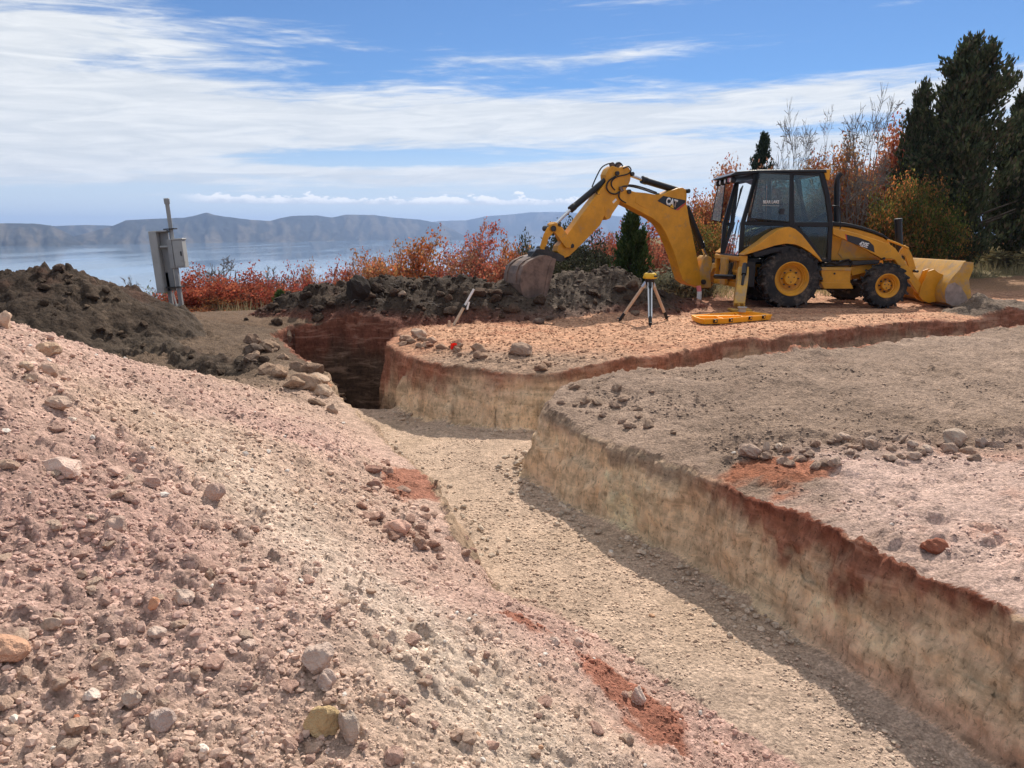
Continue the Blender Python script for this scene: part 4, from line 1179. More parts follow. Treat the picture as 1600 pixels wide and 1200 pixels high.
# --- digging bucket
BK = .31
bside = [(863,403),(859,400),(850,398.5),(838,402),(826,408),(817,416),(813,428),(812,444),(815,458),(822,472),(832,484),(841,491),(844,490)]
bs = pa(bside, BK)
shell = []
for i, (a, b) in enumerate(bs):
    p0 = Vector(bs[max(i-1, 0)]); p1 = Vector(bs[min(i+1, len(bs)-1)]); t_ = (p1-p0).normalized(); nrm = Vector((-t_.y, t_.x))
    shell.append((a, b, nrm))
cx_ = sum(p[0] for p in bs)/len(bs); cz_ = sum(p[1] for p in bs)/len(bs)
inner = [(a+(cx_-a)/max(math.hypot(cx_-a, cz_-b), 1e-6)*.025, b+(cz_-b)/max(math.hypot(cx_-a, cz_-b), 1e-6)*.025) for a, b in bs]
sh = MB()
nseg = len(bs)
for i in range(2, nseg-2):
    sh.prism([bs[i], bs[i+1], inner[i+1], inner[i]], -BK, BK, fa)
bk = P('digging_bucket', sh, M_steel, bevel=0, sharp=50)
for off in (-BK-.012, BK-.008):
    P('bucket_side', MB().prism(bs, off, off+.022, fa), M_steel, bk, bevel=.004)
P('side_cutter', MB().prism(pa([(863,403),(868,405),(864,422),(846,489),(842,488),(852,440),(857,415)], BK), BK+.014, BK+.03, fa), M_steel, bk, bevel=.003)
for off in (-BK+.02, -BK*.5, 0, BK*.5, BK-.03):
    tp = pa([(835,483),(841,480),(848,493.5)], BK)
    P('bucket_tooth', MB().prism(tp, off-.03, off+.03, fa), M_dsteel, bk, bevel=.004)
for off in (-.17, .14):
    P('bucket_ear', MB().prism(pa([(826,404),(833,395),(838,389),(852,390),(872,396),(880,400),(882,406),(874,409),(860,404),(846,407),(834,410)], off), off, off+.03, fa), M_dsteel, bk, bevel=.005)
P('coupler', MB().prism(pa([(834,393),(846,388.5),(878,399),(880,407),(868,408),(846,400),(834,402)], .1), -.13, .11, fa), M_blk, bk, bevel=.008)
for off in (-.2, .16):
    P('wear_strip', MB().prism(pa([(838,401),(832,403.5),(823,408),(816,415),(811.5,427),(811.0,440),(812.5,444),(813.5,428),(818,417),(827,409),(838,403.5)], BK), off-.03, off+.03, fa), M_steel, bk, bevel=.003)

# ------------------------------------------------------------------ laser level on its tripod
tb = on_z(1012, 503, 0.0); TX, TY = tb[0], 13.35
hz_ = on_y(1012, 441, TY)[2]
TR = empty('survey_tripod', (TX, TY, 0), 'low wooden-legged tripod standing on the gravel pad with spread legs', 'tripod')
TO = (TX, TY, 0)
feet = [on_y(966.5, 500.5, 13.5), on_y(1043, 500.5, 13.65), on_y(1016, 511, 12.75)]
for i, ft_ in enumerate(feet):
    ft_ = Vector((ft_[0], ft_[1], ground_z(ft_[0], ft_[1])))
    dv = Vector((ft_.x-TX, ft_.y-TY, 0)).normalized()
    top_ = Vector((TX, TY, hz_))+dv*.06
    mid = top_.lerp(ft_, .80)
    sd_ = dv.cross(Vector((0, 0, 1)))*.022
    leg = MB()
    if i < 2: leg.tube([top_, mid], .027, 8).build('leg', M_wood, TR, TO)
    else: leg.tube([top_+sd_*1.3, mid+sd_], .015, 8).tube([top_-sd_*1.3, mid-sd_], .015, 8).build('leg', M_alu, TR, TO)
    MB().tube([mid-(ft_-mid)*.1, ft_+(mid-ft_)*.25], .030, 8).tube([ft_+(mid-ft_)*.25, ft_], .022, 8, r_end=.006).box((ft_.x-.03, ft_.y-.02, ft_.z+.06), (ft_.x+.03, ft_.y+.02, ft_.z+.075)).build('foot', M_blk, TR, TO)
    MB().tube([top_, top_.lerp(ft_, .12)], .036, 8).build('leg_clamp', M_alu if i < 2 else M_blk, TR, TO)
    if i == 2: MB().tube([top_.lerp(ft_, .1), mid.lerp(ft_, .3)], .014, 8).build('leg_core', M_blk, TR, TO)
MB().tube([(TX, TY, hz_-.06), (TX, TY, hz_+.035)], .065, 16, r_end=.085).tube([(TX, TY, hz_-.20), (TX, TY, hz_-.06)], .03, 10).build('tripod_head', M_blk, TR, TO, .004)
lz = hz_+.035
LV = empty('laser_level', (TX, TY, lz), 'yellow rotating laser level mounted on top of the tripod', 'laser level')
MB().lathe([(.001,0),(.07,0),(.075,.025),(.12,.03),(.125,.05),(.105,.11),(.085,.125),(.001,.125)], (TX, TY, lz), 'z', 8).build('housing', M_lvl, LV, (TX, TY, lz), .008)
MB().tube([(TX, TY, lz+.12), (TX, TY, lz+.15)], .045, 14).tube([(TX, TY, lz+.15), (TX, TY, lz+.175)], .025, 12).build('rotor_head', M_blk, LV, (TX, TY, lz), .003)
MB().tube([(TX, TY, lz-.004), (TX, TY, lz+.03)], .076, 14).build('base_ring', M_blk, LV, (TX, TY, lz))
MB().box((TX+.05, TY-.125, lz+.06), (TX+.10, TY-.112, lz+.09)).build('display', M_decal, LV, (TX, TY, lz))

# ------------------------------------------------------------------ open instrument case
zc_ = .10
rimp = [on_z(u, v, zc_)[:2] for u, v in ((1080,492.5),(1086,495.5),(1094,498),(1100,498.8),(1130,498),(1170,494.8),(1207,491.5),(1170,486.2),(1120,489.5))]
cx0 = sum(p[0] for p in rimp)/len(rimp); cy0 = sum(p[1] for p in rimp)/len(rimp)
CS = empty('instrument_case', (cx0, cy0, 0), 'open flat orange-yellow plastic case lying on the gravel pad in front of the rear wheel', 'case')
n = len(rimp)
def shr(p, k): return (cx0+(p[0]-cx0)*k, cy0+(p[1]-cy0)*k)
mb = MB()
rings = [[(*shr(p, .965), .012) for p in rimp], [(*shr(p, .985), .075) for p in rimp], [(*shr(p, 1.0), .085) for p in rimp], [(*shr(p, 1.0), .105) for p in rimp], [(*shr(p, .955), .105) for p in rimp], [(*shr(p, .94), .04) for p in rimp]]
vs_ = [p for r_ in rings for p in r_]
fs2 = []
for k in range(len(rings)-1):
    for i in range(n): fs2.append((k*n+i, k*n+(i+1) % n, (k+1)*n+(i+1) % n, (k+1)*n+i))
fs2.append(tuple(5*n+i for i in range(n))); fs2.append(tuple(range(n-1, -1, -1)))
mb.add(vs_, fs2).build('tray', M_case, CS, (cx0, cy0, 0), .005)
dvd = MB()
pA, pB = Vector((*shr(rimp[0], .93), 0)), Vector((*shr(rimp[6], .93), 0))
def wall_(a, b_, t_=.02, h_=.085):
    a = Vector(a); b_ = Vector(b_); nn_ = Vector((-(b_-a).y, (b_-a).x, 0)).normalized()*t_
    dvd.add([tuple(q) for q in (a-nn_, b_-nn_, b_+nn_, a+nn_)]+[tuple(q+Vector((0, 0, h_))) for q in (a-nn_, b_-nn_, b_+nn_, a+nn_)], [(0,3,2,1),(4,5,6,7),(0,1,5,4),(1,2,6,5),(2,3,7,6),(3,0,4,7)])
wall_((pA.x, pA.y, .01), (pB.x, pB.y, .01), .03)
for k in (.3, .62):
    q = pA.lerp(pB, k); r_ = Vector((*shr(rimp[8], .92), 0)).lerp(Vector((*shr(rimp[7], .92), 0)), k)
    wall_((q.x, q.y, .01), (r_.x, r_.y, .01), .012, .07)
    r_ = Vector((*shr(rimp[3], .92), 0)).lerp(Vector((*shr(rimp[6], .92), 0)), k)
    wall_((q.x, q.y, .01), (r_.x, r_.y, .01), .012, .07)
dvd.build('divider', M_case, CS, (cx0, cy0, 0), .004)
for (u, v) in ((1117.5,501.5), (1141.5,500), (1172,496.8), (1193,495)):
    # position on the front face
    q = on_y(u, v, 10); 
    r_ = Vector(ray(u, v)); best = None
    for i in range(n):
        a = Vector((*rimp[i], 0)); b_ = Vector((*rimp[(i+1) % n], 0)); e_ = b_-a; nn_ = Vector((e_.y, -e_.x, 0)).normalized()
        den = r_.dot(nn_)
        if abs(den) < 1e-6: continue
        t_ = (a-Vector((0, 0, EYE))).dot(nn_)/den; hit = Vector((0, 0, EYE))+r_*t_
        k = (hit-a).dot(e_)/e_.dot(e_)
        if 0 <= k <= 1 and (best is None or t_ < best[0]): best = (t_, hit, e_.normalized(), nn_)
    if best:
        h_ = best[1]; e_ = best[2]; nn_ = best[3]
        if nn_.y > 0: nn_ = -nn_
        mbx = MB()
        c4 = [h_+e_*sx_*.035+Vector((0, 0, sz_*.03)) for sx_, sz_ in ((-1,-1),(1,-1),(1,1),(-1,1))]
        mbx.add([tuple(p+nn_*.022) for p in c4]+[tuple(p-nn_*.03) for p in c4], [(0,1,2,3),(7,6,5,4),(0,4,5,1),(1,5,6,2),(2,6,7,3),(3,7,4,0)])
        lt = mbx.build('latch', M_blk, CS, (cx0, cy0, 0), .003)
        c5 = [h_+e_*sx_*.016+Vector((0, 0, sz_*.012)) for sx_, sz_ in ((-1,-1),(1,-1),(1,1),(-1,1))]
        MB().add([tuple(p+nn_*.026) for p in c5]+[tuple(p+nn_*.0) for p in c5], [(0,1,2,3),(7,6,5,4),(0,4,5,1),(1,5,6,2),(2,6,7,3),(3,7,4,0)]).build('latch_tab', M_case, lt, (cx0, cy0, 0))
q = on_z(1159.5, 487.5, .10)
cupo = MB().lathe([(.001,0),(.065,0),(.07,.07),(.085,.075),(.085,.095),(.06,.095),(.055,.03),(.001,.03)], (q[0], q[1], .10), 'z', 20).build('grey_cup', M_box, None, (0, 0, 0), .003)
tag(cupo, 'small round grey cup standing on the far edge of the open case', 'cup')

# ------------------------------------------------------------------ leaning utility post with boxes
UY = 14.6
ub, ut = on_y(288, 503, UY), on_y(260, 310, UY)
UP = empty('utility_post', (ub[0], UY, ub[2]), 'grey metal utility post leaning left behind the dark soil heap', 'utility post')
UO = (ub[0], UY, ub[2])
axv = (Vector(ut)-Vector(ub)).normalized(); sdv = Vector((axv.z, 0, -axv.x)); HT = (Vector(ut)-Vector(ub)).length
def fu(a, b, w_): return tuple(Vector(ub)+sdv*a+axv*b+Vector((0, 1, 0))*w_)
ysc = .0123
MB().tube([fu(0, -.4, 0), fu(0, HT-.09, 0)], .038, 14).build('pipe', M_galv, UP, UO)
MB().tube([fu(0, HT-.10, 0), fu(0, HT, 0)], .052, 14).build('pipe_cap', M_galv, UP, UO, .004)
# rails
MB().prism([(-.02,-.5),(.05,-.5),(.05,1.40),(-.02,1.40)], -.09, -.03, fu).build('rail', M_galv, UP, UO, .004)
MB().prism([(-.24,-.5),(-.17,-.5),(-.17,.95),(-.24,.95)], .0, .06, fu).build('rail', M_galv, UP, UO, .004)
MB().prism([(-.17,-.4),(-.02,-.4),(-.02,.35),(-.17,.35)], .02, .03, fu).build('back_plate', M_galv, UP, UO, .003)
MB().tube([fu(-.10, -.2, 0), fu(-.09, .3, -.02), fu(-.13, .55, 0), fu(-.10, .62, 0)], .014, 6).build('white_cable', M_pvc, UP, UO)
# big enclosure at left: open backed deep box, seen edge-on
z0_, z1_ = .60, 1.70
en = MB()
def slab(a0, b0, a1, b1, w0, w1, mbx): mbx.prism([(a0,b0),(a1,b0),(a1,b1),(a0,b1)], w0, w1, fu)
slab(-.37, z0_-.02, -.23, z1_+.02, -.14, .06, en)
en.build('meter_box', M_box, UP, UO, .008)
e2 = MB(); slab(-.228, z0_, -.07, z1_-.01, .0, .05, e2); slab(-.228, z1_-.01, -.04, z1_+.02, -.14, .06, e2)
e2.build('box_door', M_galv, UP, UO, .004)
e3 = MB(); slab(.03, 1.02, .22, 1.53, -.12, .06, e3); slab(.02, 1.53, .235, 1.56, -.13, .07, e3)
e3.build('switch_box', M_box, UP, UO, .008)
e4 = MB(); slab(-.055, 1.02, .028, 1.55, -.13, .05, e4); e4.build('box_side', M_galv, UP, UO, .004)
MB().prism([(.05,1.05),(.20,1.05),(.20,1.50),(.05,1.50)], -.128, -.121, fu).build('door_panel', M_box, UP, UO, .003)
MB().prism([(.17,1.24),(.19,1.24),(.19,1.32),(.17,1.32)], -.145, -.129, fu).build('latch', M_dsteel, UP, UO, .003)
MB().prism([(-.355,.66),(-.245,.66),(-.245,1.64),(-.355,1.64)], -.148, -.141, fu).build('door_panel', M_box, UP, UO, .003)
MB().tube([fu(-.2, 1.42, -.1), fu(-.02, 1.42, -.1)], .03, 10).build('conduit', M_galv, UP, UO)
for sl in ((-.2, .66, .09, .68, -.13, .05), (-.1, 1.73, .1, 1.75, -.1, .05)):
    bk_s = MB(); slab(*sl, bk_s); bk_s.build('bracket', M_dsteel, UP, UO)
# ------------------------------------------------------------------ small site things
p0_, p1_ = on_y(709, 508, 13.0), on_y(740.5, 452, 13.25)
RD = empty('grade_rod', p0_, 'long pale wooden grade rod leaning against the topsoil berm', 'rod')
MB().tube([p0_, tuple(Vector(p0_).lerp(Vector(p1_), .52))], .030, 4).build('rod_lower', M_wood, RD, p0_)
MB().tube([tuple(Vector(p0_).lerp(Vector(p1_), .50)), p1_], .024, 4).build('rod_upper', M_pvc, RD, p0_)
MB().tube([tuple(Vector(p0_).lerp(Vector(p1_), .48)), tuple(Vector(p0_).lerp(Vector(p1_), .54))], .042, 8).build('rod_clamp', M_dsteel, RD, p0_)
MB().tube([tuple(Vector(p0_).lerp(Vector(p1_), .52)+Vector((.05,-.03,-.05))), tuple(Vector(p0_).lerp(Vector(p1_), .62)+Vector((.05,-.03,.02)))], .018, 6).build('sensor', M_white, RD, p0_)
q0, q1 = on_y(702, 514, 12.7), on_y(702, 501, 12.7)
tag(MB().tube([(q0[0], q0[1], q0[2]-.1), q1], .022, 4).build('wooden_stake', M_wood), 'short weathered wooden stake in the ground left of the grade rod', 'stake')
q0 = on_y(709.5, 541, 10.35)
FG = empty('marker_cap', q0, 'bright orange-red plastic marker cap at the pad corner above the trench', 'marker')
MB().tube([(q0[0], q0[1], q0[2]-.12), q0], .010, 6).build('pin', M_dsteel, FG, q0)
rnd = random.Random(3); pt = MB()
for k in range(9):
    a = k*.7; a2 = a+.75
    c0_ = Vector(q0)
    pt.add([tuple(c0_+Vector((0, 0, .01))), tuple(c0_+Vector((.055*math.cos(a), -.02+.03*math.sin(a*3), .055*math.sin(a)))), tuple(c0_+Vector((.05*math.cos(a2), -.03, .05*math.sin(a2))))], [(0,1,2),(2,1,0)])
pt.build('cap_petals', M_flag, FG, q0)
qa, qb = on_y(1092, 474, 16.4), on_y(1091.5, 447, 16.4)
WP = empty('white_pipe_stake', (qa[0], 16.4, qa[2]), 'white plastic pipe with pink painted top standing behind the digging arm', 'pipe')
MB().tube([(qa[0], 16.4, qa[2]-.2), (qa[0], 16.4, qb[2]-.11)], .05, 16).build('pipe', M_pvc, WP, (qa[0], 16.4, qa[2]))
MB().tube([(qa[0], 16.4, qb[2]-.11), qb], .05, 16).build('pink_band', M_pink, WP, (qa[0], 16.4, qa[2]))
# ------------------------------------------------------------------ rocks and clods
def ico(sub):
    t_ = (1+5**.5)/2
    v = [(-1,t_,0),(1,t_,0),(-1,-t_,0),(1,-t_,0),(0,-1,t_),(0,1,t_),(0,-1,-t_),(0,1,-t_),(t_,0,-1),(t_,0,1),(-t_,0,-1),(-t_,0,1)]
    f = [(0,11,5),(0,5,1),(0,1,7),(0,7,10),(0,10,11),(1,5,9),(5,11,4),(11,10,2),(10,7,6),(7,1,8),(3,9,4),(3,4,2),(3,2,6),(3,6,8),(3,8,9),(4,9,5),(2,4,11),(6,2,10),(8,6,7),(9,8,1)]
    v = [np.array(p)/math.sqrt(1+t_*t_) for p in v]
    for _ in range(sub):
        mid = {}; nf = []
        def m_(a, b):
            k = (min(a, b), max(a, b))
            if k not in mid:
                p = v[a]+v[b]; v.append(p/np.linalg.norm(p)); mid[k] = len(v)-1
            return mid[k]
        for a, b, c in f:
            x, y_, z_ = m_(a, b), m_(b, c), m_(c, a)
            nf += [(a,x,z_),(b,y_,x),(c,z_,y_),(x,y_,z_)]
        f = nf
    return np.array(v), np.array(f)
IC = {s: ico(s) for s in (0, 1, 2, 3)}
def n3(p, s, seed):
    return vnoise(p[:, 0]*s+p[:, 2]*s*.7, p[:, 1]*s-p[:, 2]*s*.6, 1, seed)-.5
def rock_shape(sub, seed, angular=.5, rough=.12, sq=(1, 1, 1)):
    v, f = IC[sub]; v = v.copy(); rng = np.random.RandomState(seed)
    # chop with random planes for facets
    for k in range(int(10*angular)+2):
        n_ = rng.normal(size=3); n_ /= np.linalg.norm(n_); dcut = rng.uniform(.62, .92)
        dd = v@n_; m_ = dd > dcut
        v[m_] -= np.outer(dd[m_]-dcut, n_)
    r_ = 1+rough*2*n3(v, 1.6, seed % 97)+rough*n3(v, 4.0, seed % 89+3)+rough*.5*n3(v, 9.0, seed % 83+7)
    return v*r_[:, None]*np.array(sq), f
def rock_mat(name, strength=.6):
    m, t, b = new_mat(name)
    oc = t.n.new('ShaderNodeObjectInfo')
    o = t.coord('Object')
    n = t.noise(o, 2.2, 8, .7); n2_ = t.noise(o, 9.0, 5, .7)
    f_ = t.mapr(n, .3, .7, .74, 1.22)
    t.l.new(t.mix(1.0, oc.outputs['Color'], t.comb(t.math('MULTIPLY', f_, 1.18), t.math('MULTIPLY', f_, 1.04), t.math('MULTIPLY', f_, .93)), 'MULTIPLY'), b.inputs['Base Color'])
    b.inputs['Roughness'].default_value = .95; b.inputs['Specular IOR Level'].default_value = .15
    t.l.new(t.bump(t.math('ADD', n, t.math('MULTIPLY', n2_, .5)), strength, .12), b.inputs['Normal'])
    return m
M_rock = rock_mat('stone')
def hit_ground(u, v):
    """first place where the line of sight through a pixel meets the ground"""
    r = ray(u, v); t_ = 1.2
    while t_ < 60:
        p = np.array((0, 0, EYE))+r*t_
        if ground_z(p[0], p[1]) >= p[2]: break
        t_ += .02+.004*t_
    lo, hi = t_-.02-.004*t_, t_
    for _ in range(12):
        mid = (lo+hi)/2; p = np.array((0, 0, EYE))+r*mid
        if ground_z(p[0], p[1]) >= p[2]: hi = mid
        else: lo = mid
    p = np.array((0, 0, EYE))+r*hi
    return p, hi
def rock(u, v, wpx, hpx, c, label, cat='rock', ang_=.5, rough=.12, seed=None, name='rock', tilt=0.0, sub=3):
    p, t_ = hit_ground(u, v+hpx*.30)
    W_, H_ = wpx*t_/FX/2, hpx*t_/FX/2
    seed = seed if seed is not None else int(u*7+v*13)
    vv, ff = rock_shape(sub, seed, ang_+.2, rough*1.5, (W_, W_*.85, H_))
    me = mesh_np(name, vv, ff, 3)
    me.polygons.foreach_set('use_smooth', np.ones(len(ff), bool)); me.set_sharp_from_angle(angle=math.radians(38))
    me.materials.append(M_rock)
    o = bpy.data.objects.new(name, me); col.objects.link(o)
    o.location = (p[0], p[1]+W_*.2, p[2]+H_*.45); o.rotation_euler = (0, tilt, random.Random(seed).uniform(-.5, .5))
    gm = sum(c)/3; o.color = (c[0]*.8+gm*.2, c[1]*.8+gm*.2, c[2]*.8+gm*.2, 1)
    return tag(o, label, cat)
PK = (.46, .33, .29); CR = (.52, .43, .35); GR = (.36, .29, .25); DK = (.10, .075, .06); RD_ = (.28, .10, .06); TN = (.40, .30, .22)
rng = np.random.RandomState(11)
ROCKS = [
 (95,728,66,36,(.55,.44,.40),'flat pinkish white stone ledge high on the left spoil slope','rock',.8),
 (337,768,30,31,(.43,.32,.28),'round pinkish stone ball on the middle of the spoil slope','rock',.15),
 (291,765,22,20,PK,'small pink stone just left of the round stone ball','rock',.4),
 (236,752,30,22,PK,'lumpy pink clod left of the round ball on the spoil slope','clod',.4),
 (176,736,30,15,PK,'low flat pink clod right of the white stone ledge','clod',.5),
 (181,820,38,32,(.42,.32,.28),'wide pitted pink clod below the white stone ledge','clod',.6),
 (75,545,40,26,(.43,.32,.23),'tan blocky clod near the top left of the spoil heap','clod',.6),
 (76,578,36,30,(.42,.31,.25),'large round clod in the cluster at upper left of the spoil heap','clod',.3),
 (40,572,22,18,(.44,.35,.27),'small tan clod left of the large round clod','clod',.3),
 (45,590,22,16,(.45,.36,.28),'small oval clod below the tan clod at the left edge','clod',.3),
 (4,500,30,34,(.50,.38,.29),'pale tan boulder cut by the left photo edge, at the crest of the spoil heap','rock',.5),
 (88,630,42,22,(.40,.31,.26),'long grey clod under the cluster at upper left','clod',.5),
 (113,655,16,10,(.60,.54,.48),'little whitish flat stone on the upper left slope','rock',.9),
 (620,823,44,31,(.52,.33,.27),'big smooth pink stone at the foot of the slope beside the trench','rock',.7),
 (652,822,14,14,(.50,.40,.34),'small pale stone touching the right side of the big pink stone','rock',.4),
 (6,1016,60,50,(.50,.30,.20),'orange-brown boulder at the left photo edge, low down','rock',.5),
 (497,1028,50,58,(.46,.38,.34),'tall grey faceted boulder near the bottom centre-left','rock',.9),
 (508,1062,30,34,(.44,.36,.33),'grey stone lying right under the tall faceted boulder','rock',.5),
 (500,1125,62,58,(.44,.34,.17),'large crumbly mustard-yellow clod at the bottom centre-left','clod',.6),
 (545,1135,36,72,(.42,.36,.31),'grey slab leaning on the mustard-yellow clod','rock',.8),
 (250,1125,42,38,(.42,.35,.33),'round grey-violet stone near the bottom left','rock',.3),
 (205,1090,36,32,(.43,.36,.31),'pitted grey stone up left of the round grey-violet stone','rock',.6),
 (240,943,18,20,(.55,.28,.16),'small orange stone on the lower left slope','rock',.5),
 (286,932,34,26,(.45,.37,.33),'grey lumpy stone right of the small orange stone','rock',.6),
 (244,988,30,20,(.48,.40,.36),'pale oblong stone below the small orange stone','rock',.6),
 (385,1007,30,22,(.46,.37,.33),'pale knobbly stone left of the tall faceted boulder','rock',.5),
 (315,1171,22,18,(.70,.66,.62),'small bright white stone at the bottom edge, left','rock',.6),
 (22,1124,16,15,(.68,.66,.62),'tiny white stone at the bottom left corner','rock',.5),
 (142,1086,24,20,(.58,.52,.48),'whitish stone in the bottom left gravel','rock',.5),
 (120,1121,12,13,(.45,.15,.07),'tiny rust-red stone in the bottom left gravel','rock',.6),
 (1492,685,46,34,(.43,.36,.30),'largest grey-tan boulder on the cut ground, right of centre','rock',.35),
 (1533,692,20,20,(.36,.29,.25),'round dark clod just right of the largest grey-tan boulder','clod',.3),
 (1450,701,22,14,(.44,.37,.32),'smooth small stone left of the largest grey-tan boulder','rock',.3),
 (1426,694,17,13,(.38,.31,.27),'second small stone left of the largest grey-tan boulder','rock',.3),
 (1361,690,26,19,(.40,.32,.27),'brown clod in the row of stones on the cut ground','clod',.4),
 (1318,682,26,16,(.40,.32,.27),'squat clod at the left end of the stone row','clod',.5),
 (1197,699,12,26,(.50,.43,.36),'pale pointed flake standing at the rim of the cut ground','rock',1.0),
 (1216,697,15,10,(.52,.45,.38),'little pale oval stone right of the pointed flake','rock',.2),
 (1172,705,40,28,(.36,.28,.235),'grey-brown rim lump left of the pointed flake','clod',.4),
 (1463,853,40,26,(.27,.095,.055),'dark red clod on the pink ground near the right wall rim','clod',.7),
 (998,1088,26,44,(.56,.47,.43),'pale upright stone standing in the red soil near the bottom','rock',.6),
 (1058,1106,24,24,(.46,.33,.28),'pinkish stone in the red soil right of the pale upright stone','rock',.5),
 (903,1003,18,15,(.52,.42,.38),'pale stone in the row at the foot of the slope, left one','rock',.4),
 (866,1002,18,15,(.50,.41,.37),'grey-pink stone left of its pale neighbour at the slope foot','rock',.4),
 (735,1014,24,18,(.50,.42,.36),'cream clod on the cream streak near the bottom centre','clod',.4),
 (812,546,44,26,(.30,.22,.17),'big grey-brown clod sitting on the pad rim above the trench corner','clod',.6),
 (655,521,30,18,(.40,.30,.23),'tan block on the left corner of the pad','clod',.8),
 (675,532,18,12,(.36,.25,.19),'small tan block between the pad corner and the orange marker','clod',.6),
 (583,733,30,18,(.26,.15,.12),'dark reddish clod at the upper foot of the slope','clod',.6),
 (586,756,26,16,(.29,.17,.14),'reddish clod below the dark reddish one','clod',.5),
 (556,452,38,42,(.030,.026,.024),'black round soil clump on the crest of the topsoil berm','clod',.3),
 (628,459,14,11,(.33,.26,.20),'small pale stone in the black berm','rock',.3),
 (1464,471,17,14,(.34,.30,.27),'grey stone just behind the loader bucket side','rock',.5),
 (397,545,34,22,(.13,.10,.08),'dark lump on the bank left of the pit','clod',.5),
 (421,577,22,15,(.12,.09,.07),'dark small clod on the sandy bank left of the pit','clod',.6),
 (497,592,40,20,(.42,.33,.25),'sandy block at the rim of the pit','clod',.7),
 (506,612,34,24,(.40,.31,.235),'sandy block just below the rim of the pit','clod',.7),
 (519,640,18,20,(.38,.29,.23),'sandy clod at the lower end of the pit rim','clod',.4),
 (455,520,30,20,(.20,.14,.11),'brown block at the back corner of the pit','clod',.8),
 (842,502,20,12,(.13,.10,.085),'dark clod under the teeth of the digging bucket','clod',.6),
 (860,497,16,10,(.12,.09,.075),'dark clod right of the digging bucket teeth','clod',.6),
 (993,489,16,12,(.16,.12,.09),'brown clod behind the tripod legs','clod',.5),
 (92,417,22,14,(.09,.065,.052),'dark clod crowning the peak of the left soil heap','clod',.5),
]
for r_ in ROCKS:
    rock(r_[0], r_[1], r_[2], r_[3], r_[4], r_[5], r_[6], r_[7])
# medium clods: one thing each, sharing meshes
protos = []
for k in range(7):
    vv, ff = rock_shape(2, 900+k, .55+.15*(k % 4), .26, (1, .85, .72))
    me = mesh_np('clod', vv, ff, 3); me.polygons.foreach_set('use_smooth', np.ones(len(ff), bool)); me.set_sharp_from_angle(angle=math.radians(28)); me.materials.append(M_rock)
    protos.append(me)
def place_clods(n, region_px, sizes, cols, label, group):
    """scatter over the ground seen inside a pixel polygon"""
    poly = np.array(region_px, float); c = 0; tries = 0
    lo, hi = poly.min(0), poly.max(0)
    while c < n and tries < n*20:
        tries += 1
        u, v = rng.uniform(lo, hi)
        ins = False
        for i in range(len(poly)):
            (x0_, y0_), (x1_, y1_) = poly[i-1], poly[i]
            if (y0_ > v) != (y1_ > v) and u < (x1_-x0_)*(v-y0_)/(y1_-y0_)+x0_: ins = not ins
        if not ins: continue
        p, t_ = hit_ground(u, v)
        s = rng.uniform(sizes[0]**.5, sizes[1]**.5)**2
        o = bpy.data.objects.new('clod', protos[rng.randint(len(protos))]); col.objects.link(o)
        o.location = (p[0], p[1], p[2]+s*.25); o.scale = (s*rng.uniform(.8, 1.3), s*rng.uniform(.8, 1.2), s*rng.uniform(.7, 1.1))
        o.rotation_euler = (rng.uniform(-.4, .4), rng.uniform(-.4, .4), rng.uniform(0, 6.28))
        cc_ = np.array(cols[rng.randint(len(cols))])*rng.uniform(.88, 1.12); o.color = (*cc_, 1)
        tag(o, label, 'clod', group); c += 1
place_clods(120, [(0,600),(150,640),(420,820),(620,930),(900,1010),(1050,1150),(1000,1200),(0,1200)], (.016, .040), [PK, (.47,.37,.31), (.42,.31,.275), (.50,.41,.35)], 'fist-sized pinkish clod lying loose on the left spoil slope', 'loose clods on the spoil slope')
place_clods(50, [(560,690),(640,760),(690,790),(750,880),(690,900),(600,850),(560,790)], (.025, .06), [(.40,.28,.24), (.36,.24,.20), (.44,.33,.28)], 'brownish pink clod piled at the slope foot beside the trench floor', 'clods at the foot of the slope')
place_clods(45, [(1180,690),(1600,680),(1600,720),(1400,720),(1250,740),(1180,720)], (.025, .065), [(.38,.30,.25), (.33,.26,.22), (.43,.35,.30)], 'grey clod in the loose row across the cut ground', 'clods in the row on the cut ground')
place_clods(60, [(380,500),(460,450),(560,440),(830,445),(960,440),(1060,470),(1060,490),(850,500),(620,500),(400,510)], (.05, .15), [(.055,.042,.034), (.075,.055,.042), (.10,.072,.055)], 'dark brown clod on the face of the topsoil berm', 'clods on the topsoil berm')
place_clods(25, [(20,470),(90,420),(200,470),(300,540),(360,590),(250,560),(100,500)], (.04, .10), [(.075,.058,.045), (.12,.095,.072)], 'dark clod on the face of the left soil heap', 'clods on the dark soil heap')

place_clods(26, [(385,520),(450,530),(500,585),(545,625),(520,650),(470,620),(420,590),(380,560)], (.06, .19), [(.34,.26,.20), (.24,.18,.14), (.40,.31,.24)], 'sandy grey-brown block on the broken bank left of the pit', 'blocks on the bank left of the pit')
place_clods(22, [(600,520),(680,530),(800,560),(880,570),(860,585),(780,572),(690,548),(610,540)], (.04, .11), [(.30,.22,.17), (.36,.26,.20), (.33,.19,.14)], 'crumbly brown clod along the near rim of the gravel pad', 'clods along the pad rim')
place_clods(22, [(860,600),(960,585),(1040,600),(1000,650),(1100,700),(960,670),(870,635)], (.025, .07), [(.33,.255,.21), (.36,.285,.23)], 'grey-brown clod near the rounded corner of the cut ground', 'clods near the corner of the cut ground')
